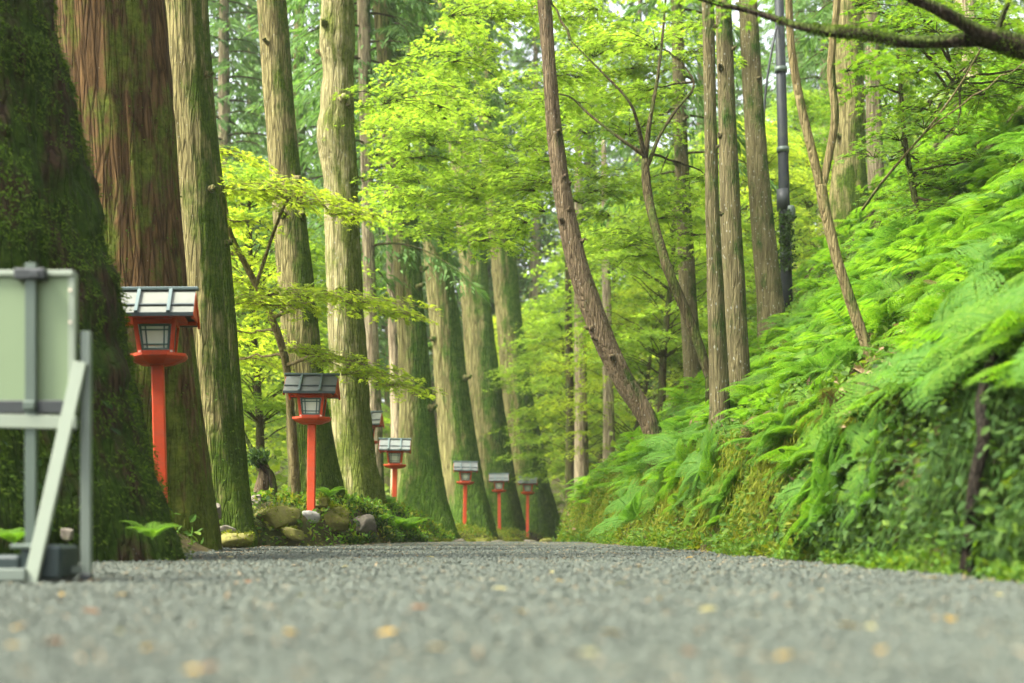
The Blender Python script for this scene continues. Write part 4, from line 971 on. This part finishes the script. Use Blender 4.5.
# ------------------------------------------------------------------ ferns
def fern_mesh(name, seed, nf, L, fine, mat, open_=1.0):
    global rng
    keep = rng; rng = np.random.default_rng(seed); mb = MB()
    for k in range(nf):
        a = k / nf * 2 * PI + rng.normal() * .25; Lf = L * (.7 + .45 * rng.random())
        n = 16; ang = np.linspace(.35 + .25 * rng.random(), (1.55 + .5 * rng.random()) * open_, n); ds = Lf / n
        rr = np.concatenate([[0], np.cumsum(np.sin(ang) * ds)]); zz = np.concatenate([[0], np.cumsum(np.cos(ang) * ds)])
        dv = np.array([math.cos(a), math.sin(a), 0]); bend = rng.normal() * .12; sd0 = np.array([-dv[1], dv[0], 0])
        pp = dv * rr[:, None] + np.array([0, 0, 1]) * zz[:, None] + sd0 * (bend * rr**2 / Lf)[:, None]
        mb.tube(pp[::2], np.linspace(.004, .001, len(pp[::2])), 3, False)
        m = 19 if fine else 15
        tt = np.linspace(.14, .98, m); ps = np.stack([np.interp(tt, np.linspace(0, 1, n + 1), pp[:, q]) for q in range(3)], 1)
        tg = unit(np.gradient(ps, axis=0)); nrm = unit(np.cross(tg, np.broadcast_to(sd0, tg.shape))); nrm = np.where(nrm[:, 2:3] < 0, -nrm, nrm)
        ln = Lf * .24 * np.sin(PI * np.clip(tt * .86 + .12, 0, 1)) ** .8 + .012
        for sg in (-1, 1):
            f = unit(sd0 * sg + tg * .42 - nrm * .18 + rdir(m) * .08)
            if not fine:
                leaves(mb, ps, f, nrm, ln, tmpl_rhomb(.3, .3, .02))
            else:
                q = 6; w = (np.arange(q) + .4) / q
                for s2 in (-1, 1):
                    pos = (ps[:, None] + f[:, None] * (ln[:, None] * w[None])[:, :, None]).reshape(-1, 3)
                    f2 = unit(tg * s2 + f * .75)[:, None].repeat(q, 1).reshape(-1, 3); u2 = nrm[:, None].repeat(q, 1).reshape(-1, 3)
                    leaves(mb, pos, f2, u2 + rdir(len(pos)) * .15, (ln[:, None] * .26 * (1.12 - w[None] * .75)).ravel(), tmpl_rhomb(.6, .45, .03))
                leaves(mb, ps + f * (ln * .82)[:, None], f, nrm, ln * .2, T_RH)
    rng = keep; return mb
fern_objs = [fern_mesh('fern', 60 + i, 7 + i % 3, [.72, .85, .62, .95, .8][i], True, None) for i in range(5)]
fern_data = []
for i, mb in enumerate(fern_objs):
    o = mb.build('fern', M['fern'] if i % 3 else M['fern_cool'], None); fern_data.append(o.data); bpy.data.objects.remove(o)
def put_fern(x, y, z, s, k, label, group, tilt=(0, 0), rz=None):
    o = bpy.data.objects.new('fern', fern_data[k]); COL.objects.link(o); o.location = (x, y, z)
    q = Matrix.Rotation(tilt[1], 3, 'Y') @ Matrix.Rotation(tilt[0], 3, 'X') @ Matrix.Rotation(rng.random() * 6.28 if rz is None else rz, 3, 'Z')
    o.rotation_euler = q.to_euler(); o.scale = (s, s, s); return tag(o, label, 'fern', group)
FG = 'ferns covering the slope beside the path'; FL = 'arching green fern growing among the others on the slope beside the path'
def slope_pts(n, y0, y1, u0, u1, pw=1.0):
    y = y0 + (y1 - y0) * rng.random(n) ** pw; u = u0 + (u1 - u0) * rng.random(n); x = np.interp(y, YR, XR) + u
    return x, y, u
# near individuals
pts = []
tries = 0
for i in range(14):
    y = 6.7 + 3.4 * i / 14 + .1 * rng.random(); x = float(np.interp(y, YR, XR)) + rng.uniform(.6, .95); pts.append((x, y))
    put_fern(x, y, tz(x, y) + .03, rng.uniform(.85, 1.1), rng.integers(0, 5), FL, FG, (rng.normal() * .15, -.75))
while len(pts) < 225 and tries < 20000:
    tries += 1
    y = 6.6 + 16 * rng.random() ** 1.25; u = .42 + 5.5 * rng.random() ** 1.3; x = float(np.interp(y, YR, XR)) + u
    px = 512 + x / y * F
    if px > 1120 or px < 560: continue
    if (abs(px - 872) < 34 and 9.3 < y < 13.1) or (700 < px < 755 and 13 < y < 17): continue
    if any((x - a) ** 2 + (y - b) ** 2 < .36 ** 2 for a, b in pts): continue
    pts.append((x, y)); u_ = u
    near = sm(12, 7, y)
    put_fern(x, y, tz(x, y) - .03, rng.uniform(.55, .95), rng.integers(0, 5), FL, FG, (rng.normal() * .12, -.42 + rng.normal() * .12))
for px, py, d, s, k, lab in [(396, 530, 22.5, .8, 2, 'bright yellow green fern under the fourth lantern'), (378, 526, 21.8, .6, 2, 'bright fern growing beside the ivy on the stones'), (408, 532, 22.8, .6, 4, 'bright fern at the path end of the ivy covered edging'), (384, 520, 23.2, .6, 0, 'bright fern right behind the largest one under the fourth lantern'), (14, 545, 8.6, .38, 2, 'small bright fern behind the sign stand'),
                          (152, 540, 9.4, .3, 1, 'small fern at the mossy foot of the huge cedar'), (262, 500, 19.3, .45, 2, 'fern sprouting by the broken stump'), (330, 498, 19.4, .4, 1, 'fern beside the post of the second lantern'),
                          (640, 520, 14.5, .8, 0, 'cool green fern drooping alone down the mossy bank face')]:
    p = P(px, py, d); put_fern(p[0], d, max(p[2], tz(p[0], d)) if px != 640 else p[2], s, k, lab, None, (0.1, -.9 if px == 640 else 0))
for i in range(46):
    y = 8.8 + 12 * rng.random() ** 1.2; u = rng.uniform(.16, .5); x = float(np.interp(y, YR, XR)) + u
    put_fern(x - .06, y, tz(x, y) + .02, rng.uniform(.4, .7), rng.integers(0, 5), FL, FG, (rng.normal() * .25, -1.0 + rng.normal() * .2))
dry_data = fern_mesh('fern', 71, 6, .7, True, None).build('fern', M['dry_fern']); dd_ = dry_data.data; bpy.data.objects.remove(dry_data)
for px, py, d in [(690, 470, 14), (655, 405, 19), (735, 455, 13), (840, 445, 9.8), (905, 330, 11), (800, 400, 13), (870, 470, 8.6), (620, 505, 17), (790, 345, 18), (950, 250, 13), (705, 500, 13), (770, 500, 11)]:
    x = max((px - 512) / F * d, float(np.interp(d, YR, XR)) + .5); o = bpy.data.objects.new('dry_fern', dd_); COL.objects.link(o); sc_ = rng.uniform(.45, .7); o.location = (x, d, tz(x, d) + .05); o.scale = (sc_,) * 3; o.rotation_euler = (0, -.7, rng.random() * 6.28)
    tag(o, 'withered brown fern among the green ones on the bank', 'fern', 'withered ferns on the bank')
# the rest of the slope: one mass
cov = MB(); base_ferns = [fern_mesh('c', 80 + i, 6, .8, False, None) for i in range(4)]
bv = [(np.concatenate(b.v), b) for b in base_ferns]
def add_copy(dst, src, x, y, z, s, rz, tx, ty):
    q = np.array(Matrix.Rotation(ty, 3, 'Y') @ Matrix.Rotation(tx, 3, 'X') @ Matrix.Rotation(rz, 3, 'Z'))
    v = src[0] @ q.T * s + np.array([x, y, z]); b = src[1]
    dst.v.append(v); dst.loops.append(np.concatenate(b.loops) + dst.n); dst.tot.append(np.concatenate(b.tot)); dst.mi.append(np.concatenate(b.mi)); dst.n += len(v)
x, y, u = slope_pts(2100, 7, 46, .35, 15, 1.0)
pxs = 512 + x / y * F; ok = (pxs < 1100) & ~((u < .6) & (y < 9.5)) & ~((abs(pxs - 872) < 34) & (y > 9.3) & (y < 13.1)) & ~((pxs > 700) & (pxs < 755) & (y > 13) & (y < 17)); x, y, u = x[ok], y[ok], u[ok]; z = terrain(x, y)
for a, b, c in zip(x, y, z): add_copy(cov, bv[rng.integers(0, 4)], a, b, c - .03, rng.uniform(.45, .9), rng.random() * 6.28, rng.normal() * .15, -.45 + rng.normal() * .15)
tag(cov.build('fern_cover', M['fern']), 'dense carpet of ferns climbing the slope up to the trees', kind='stuff')

def nrm_at(x, y):
    e = .05; zx = (terrain(x + e, y) - terrain(x - e, y)) / (2 * e); zy = (terrain(x, y + e) - terrain(x, y - e)) / (2 * e)
    return unit(np.stack([-zx, -zy, np.ones_like(zx)], -1))
# low leaves on slope and bank
def ground_leaves(name, x, y, mat, size, tmpl, label, lift=.1, jit=.8, down=.0):
    z = terrain(x, y); nn = nrm_at(x, y); n = len(x); p = np.stack([x, y, z], -1) + nn * (rng.random((n, 1)) ** 1.5 * lift)
    mb = MB(); leaves(mb, p, unit(nn * .35 + rdir(n) * jit + np.array([-.25, 0, -down])), nn + rdir(n) * .5, size * (.5 + rng.random(n)), tmpl)
    return tag(mb.build(name, mat), label, kind='stuff')
x, y, u = slope_pts(30000, 5.5, 30, 0, 1.0, 1.3); k = (fbm(x * 1.7, y * 1.7, 0, 3, 191) > .36) & (y < 9.5 + 2 * rng.random(len(y))); ground_leaves('creeper', x[k], y[k], M['ivy'], .05, T_OV, 'dark leafy creeper clothing the nearest bank face, darkened further for overhang shade', .3, .7, .5); k = (fbm(x * 1.7, y * 1.7, 0, 3, 191) > .50) & (y > 9.5); ground_leaves('bank_plants', x[k], y[k], M['under'], .055, T_OV, 'small leafy plants clothing the farther bank face', .2, .7, .5)  # creeper: dark leaves, with shade under the overhang put into their colour
x, y, u = slope_pts(60000, 6, 34, 0, 5, 1.3); k = fbm(x * 1.4, y * 1.4, 0, 3, 91) > .42; ground_leaves('undergrowth', x[k], y[k], M['under'], .06, T_OV, 'small leafy plants between the ferns on the bank', .18)
x, y, u = slope_pts(26000, 5.5, 30, -.06, .75, 1.2); k = (fbm(x * 1.2, y * 1.6, 0, 3, 92) > .40) & (y > 9.2 + 2.2 * fbm(x * 2, y * 2, 0, 2, 192)); ground_leaves('moss', x[k], y[k], M['hang_moss'], .075, T_RH, 'yellow green moss on the bank face', .06, .7, .4)
x, y, u = slope_pts(9000, 5.5, 30, .1, 3.0, 1.2); k = fbm(x * .9, y * .9, 0, 3, 93) > .57; ground_leaves('leaf_litter', x[k], y[k], M['dry'], .09, T_RH, 'dry brown fern litter on the bank', .12, .7, .3)
x, y, u = slope_pts(16000, 5, 30, -.2, .1, 1.2); k = fbm(x * 1.5, y * 2.2, 0, 3, 196) > .44 + .6 * np.clip(-u, 0, 1); x, y = x[k], y[k]; ground_leaves('verge_plants', x, y, M['under'], .04, T_OV, 'low bright plants along the gravel edge', .09)
# hanging moss strands on the bank face
m = 9000; y = 6 + 23 * rng.random(m) ** 1.2; cl = fbm(y * 1.8, 0, 0, 3, 95); u = .2 + .55 * rng.random(m); x = np.interp(y, YR, XR) + u
k = (cl > .43) & (y > 9 + 2.5 * rng.random(m)); x, y = x[k], y[k]; m = len(x); z = terrain(x, y); nn = nrm_at(x, y)
mb = MB()
for q in range(7):
    t = q / 6; p = np.stack([x, y, z], -1) + nn * .10; p[:, 0] -= .10 + .05 * t + .02 * rng.normal(size=m); p[:, 2] -= t * (.22 + .4 * _hash((y * 997).astype(np.int64), 1, 1, 1)); p[:, 1] += rng.normal(size=m) * .012
    leaves(mb, p, unit(np.array([-.25, 0, -1.]) + rdir(m) * .35), np.array([-1., 0, .3]) + rdir(m) * .4, .07 * (.6 + .7 * rng.random(m)), tmpl_rhomb(.3, .4, .03))
tag(mb.build('hanging_moss', M['hang_moss']), 'strands of yellow green moss hanging down the bank face', kind='stuff')
# strands on the near face, overhang shade put into their darker green
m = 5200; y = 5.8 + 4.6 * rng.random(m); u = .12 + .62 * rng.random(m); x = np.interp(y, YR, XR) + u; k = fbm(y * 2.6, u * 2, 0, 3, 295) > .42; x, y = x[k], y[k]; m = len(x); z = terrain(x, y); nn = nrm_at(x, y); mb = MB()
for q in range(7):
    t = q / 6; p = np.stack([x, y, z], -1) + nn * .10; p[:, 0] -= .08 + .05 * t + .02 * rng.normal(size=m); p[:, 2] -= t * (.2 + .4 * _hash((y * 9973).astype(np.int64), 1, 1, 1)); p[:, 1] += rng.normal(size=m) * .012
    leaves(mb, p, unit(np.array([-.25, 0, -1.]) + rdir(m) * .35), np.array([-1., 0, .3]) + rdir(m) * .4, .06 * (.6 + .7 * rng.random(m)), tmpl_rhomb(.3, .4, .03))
tag(mb.build('hanging_plants', M['ivy']), 'mossy strands hanging on the nearest bank face, green darkened for overhang shade', kind='stuff')
# needle litter on the gravel
n = 5000; y = 1.8 + 20 * rng.random(n) ** 1.4; x = np.interp(y, YL, XL) + (np.interp(y, YR, XR) - np.interp(y, YL, XL)) * rng.beta(.6, .6, n); mb = MB()
leaves(mb, np.stack([x, y, path_z(x, y) + .014], -1), unit(rdir(n) * np.array([1, 1, .15])), unit(np.array([0, 0, 1.]) + rdir(n) * .3), .03 * (.5 + rng.random(n)) * (.8 + .03 * y), T_NARROW)
tag(mb.build('needle_litter', M['dry']), 'brown needles and leaf bits strewn over the gravel', kind='stuff')
# left bank: ivy and low plants
def left_pts(n, y0, y1, u0, u1):
    y = y0 + (y1 - y0) * rng.random(n); u = u0 + (u1 - u0) * rng.random(n); return np.interp(y, YL, XL) - u, y
x, y = left_pts(15000, 17.9, 34, -.08, 1.3); k = fbm(x * 1.5, y * 1.2, 0, 3, 98) > .40; k &= ~((y < 19.6) & (rng.random(len(y)) < .6)); ground_leaves('edging_plants', x[k], y[k], M['fern'], .05, T_OV, 'bright small plants and moss over the stone edging at the cedar feet', .16, .8, .1)
x, y = left_pts(22000, 17.9, 34, -.1, .9); k = (fbm(x * 1.5, y * 1.2, 0, 3, 96) > .44) & ~((y < 19.6) & (rng.random(len(y)) < .75)); ground_leaves('ivy', x[k], y[k], M['ivy'], .055, T_OV, 'dark ivy trailing over the stone edging below the knotty trunk', .13, .9, .2)
x, y = left_pts(20000, 17.9, 58, -.05, 1.4); k = fbm(x * 1.1, y * 1.1, 0, 3, 97) > .42; ground_leaves('moss', x[k], y[k], M['hang_moss'], .07, T_RH, 'bright moss capping the stone edging', .16)
x, y = left_pts(12000, 9, 60, .2, 4.0); ground_leaves('low_plants', x, y, M['under'], .08, T_OV, 'low green plants around the cedar feet', .2)
# thin dark dead trunk on the near bank
q, r = pxpath([(966, 576, 7.0, 15), (970, 530, 7.03, 14), (975, 480, 7.1, 14), (984, 440, 7.2, 13), (981, 405, 7.35, 12), (992, 360, 7.7, 9), (1010, 325, 8.1, 7)], 40)
mb = MB(); mb.tube(q, r, 12, True, 0, wob_disp(33, .35)); o = mb.build('dead_sapling', M['pole_bark'], None, True, tuple(q[0])); tag(o, 'thin dark crooked dead trunk against the shaded bank under overhanging ferns', 'dead trunk')
# fallen bare branch over the slope
q, r = pxpath([(980, 50, 16, 1.4), (960, 85, 16.5, 1.8), (935, 120, 17, 2.2), (905, 155, 17.5, 2.6), (880, 185, 18, 3), (862, 210, 18.3, 3)], 30)
mb = MB(); mb.tube(q, r, 8, True, 0, wob_disp(34, .3)); limb(mb, q[14], P(1024, 62, 17), .012, .006, .06); o = mb.build('dead_branch', M['bark_sapling'], None, True, tuple(q[-1])); tag(o, 'bare dead branch slanting down across the fern slope under the mossy limb', 'branch')

# ------------------------------------------------------------------ fallen leaves on gravel
kinds = [('leaf_y', 'yellow fallen leaf lying flat on the grey gravel'), ('leaf_b', 'red brown fallen leaf lying on the grey gravel'), ('leaf_g', 'faded pale fallen leaf lying on the grey gravel')]
ld = []
for mk, lb in kinds:
    mb = MB(); leaves(mb, [(0, -.5, 0)], np.array([0, 1., 0.12]), np.array([0, 0, 1.]), 1.0, tmpl_oval()); o = mb.build('fallen_leaf', M[mk]); ld.append(o.data); bpy.data.objects.remove(o)
spots = [(18, 634, 0), (15, 652, 0), (52, 648, 1), (210, 676, 1), (190, 680, 0), (386, 641, 0), (475, 581, 0), (459, 593, 0), (500, 594, 2), (570, 662, 1), (586, 660, 2), (748, 587, 1), (552, 576, 2), (757, 622, 0), (848, 633, 0), (870, 634, 2),
         (932, 582, 0), (709, 617, 2), (786, 667, 0), (345, 570, 2), (250, 585, 1), (90, 617, 1), (117, 638, 2), (620, 588, 2), (545, 560, 1), (430, 560, 2), (660, 605, 0), (230, 560, 2), (300, 600, 2), (900, 610, 2), (120, 600, 0), (980, 640, 1), (420, 615, 1), (690, 560, 0), (370, 552, 1), (60, 600, 0), (150, 655, 0), (290, 640, 0), (340, 612, 2), (440, 655, 0), (520, 620, 0), (610, 640, 0), (690, 660, 1), (820, 595, 0), (880, 660, 0), (950, 625, 0), (1000, 600, 2), (640, 570, 0), (560, 585, 0)]
for px, py, k in spots:
    d = CAMZ * F / (py - HZ); x = (px - 512) / F * d; o = bpy.data.objects.new('fallen_leaf', ld[k]); COL.objects.link(o)
    s = random.uniform(.03, .05) * (1 + .06 * d); o.location = (x, d, float(path_z(np.array(x), np.array(d))) + .012); o.scale = (s, s, s); o.rotation_euler = (random.uniform(-.25, .1), random.uniform(-.3, .3), random.uniform(0, 6.28))
    tag(o, kinds[k][1], 'leaf', kinds[k][1].split(' lying')[0] + ' on gravel')

# ------------------------------------------------------------------ far wood: leaf masses on the hillsides
mb = MB()
def mass(n, gen, size, lift):
    x, y = gen(n); z = terrain(x, y, False); cl = fbm(x * .13, y * .13, 0, 3, 99); p = np.stack([x, y, z + lift * (rng.random(n) ** .6) * (.25 + 1.3 * cl)], -1)
    p += rng.normal(size=(n, 3)) * .3
    leaves(mb, p, rdir(n, .6), unit(np.array([0, -.4, .8]) + rdir(n) * .8), size * (.5 + rng.random(n)), T_WIDE)
mass(60000, lambda n: ((rng.random(n) * 2 - 1) * 60, 88 + 50 * rng.random(n)), .5, 20)
mass(26000, lambda n: (-24 - 30 * rng.random(n), 20 + 55 * rng.random(n)), .36, 8)
mass(20000, lambda n: (-4 - 20 * rng.random(n), 26 + 40 * rng.random(n)), .22, 1.2)
mass(14000, lambda n: (3 + 25 * rng.random(n), 36 + 32 * rng.random(n)), .22, 1.2)
tag(mb.build('far_wood', M['far_leaf']), 'mass of pale green woodland filling the far hillsides', kind='stuff')

# ------------------------------------------------------------------ air
HAZE = .0004
if HAZE:
    m, nt, out = newmat('haze'); v = nt.nodes.new('ShaderNodeVolumePrincipled'); v.inputs['Density'].default_value = HAZE; v.inputs['Color'].default_value = (.95, .97, .9, 1); v.inputs['Anisotropy'].default_value = .2
    nt.links.new(v.outputs[0], out.inputs['Volume']); mb = MB(); mb.box((0, 90, 28), (340, 330, 76)); tag(mb.build('haze', m), 'pale moist air hanging in the forest', kind='stuff')
# ------------------------------------------------------------------ light, sky, camera
w = bpy.data.worlds.new('World'); scene.world = w; w.use_nodes = True; nt = w.node_tree; nt.nodes.clear()
sky = nt.nodes.new('ShaderNodeTexSky'); sky.sky_type = 'NISHITA'; sky.sun_disc = False
S = unit(np.array([-.62, -.22, .95])); el = math.asin(S[2]); az = math.atan2(S[0], S[1])
sky.sun_elevation = el; sky.sun_rotation = az; sky.air_density = 1.0; sky.dust_density = 6.0; sky.ozone_density = .6
bg = nt.nodes.new('ShaderNodeBackground'); bg.inputs[1].default_value = .09
ow = nt.nodes.new('ShaderNodeOutputWorld'); hs = nt.nodes.new('ShaderNodeHueSaturation'); hs.inputs['Saturation'].default_value = .35; nt.links.new(sky.outputs[0], hs.inputs['Color']); nt.links.new(hs.outputs[0], bg.inputs[0]); nt.links.new(bg.outputs[0], ow.inputs[0])
sl = bpy.data.lights.new('Sun', 'SUN'); sl.energy = 1.5; sl.angle = math.radians(14); sl.color = (1, .95, .82)
so = bpy.data.objects.new('Sun', sl); COL.objects.link(so); so.rotation_euler = Vector(S).to_track_quat('Z', 'Y').to_euler(); so.location = (-20, 10, 40)

cam = bpy.data.cameras.new('Camera'); co = bpy.data.objects.new('Camera', cam); COL.objects.link(co)
cam.sensor_width = 36; cam.lens = F / 1024 * 36; cam.shift_y = (HZ - 341.5) / 1024
co.location = (0, 0, CAMZ); co.rotation_euler = (PI / 2, 0, 0); cam.clip_start = .05; cam.clip_end = 2000
cam.dof.use_dof = True; cam.dof.focus_distance = 16.5; cam.dof.aperture_fstop = 1.45
scene.camera = co
scene.view_settings.view_transform = 'Standard'; scene.view_settings.look = 'None'; scene.view_settings.gamma = 1; scene.view_settings.exposure = 3.0
cy = scene.cycles; cy.volume_bounces = 1; cy.max_bounces = 6; cy.diffuse_bounces = 3; cy.glossy_bounces = 2; cy.transmission_bounces = 4; cy.transparent_max_bounces = 4; cy.sample_clamp_indirect = 8
cy.caustics_reflective = False; cy.caustics_refractive = False; cy.use_denoising = True
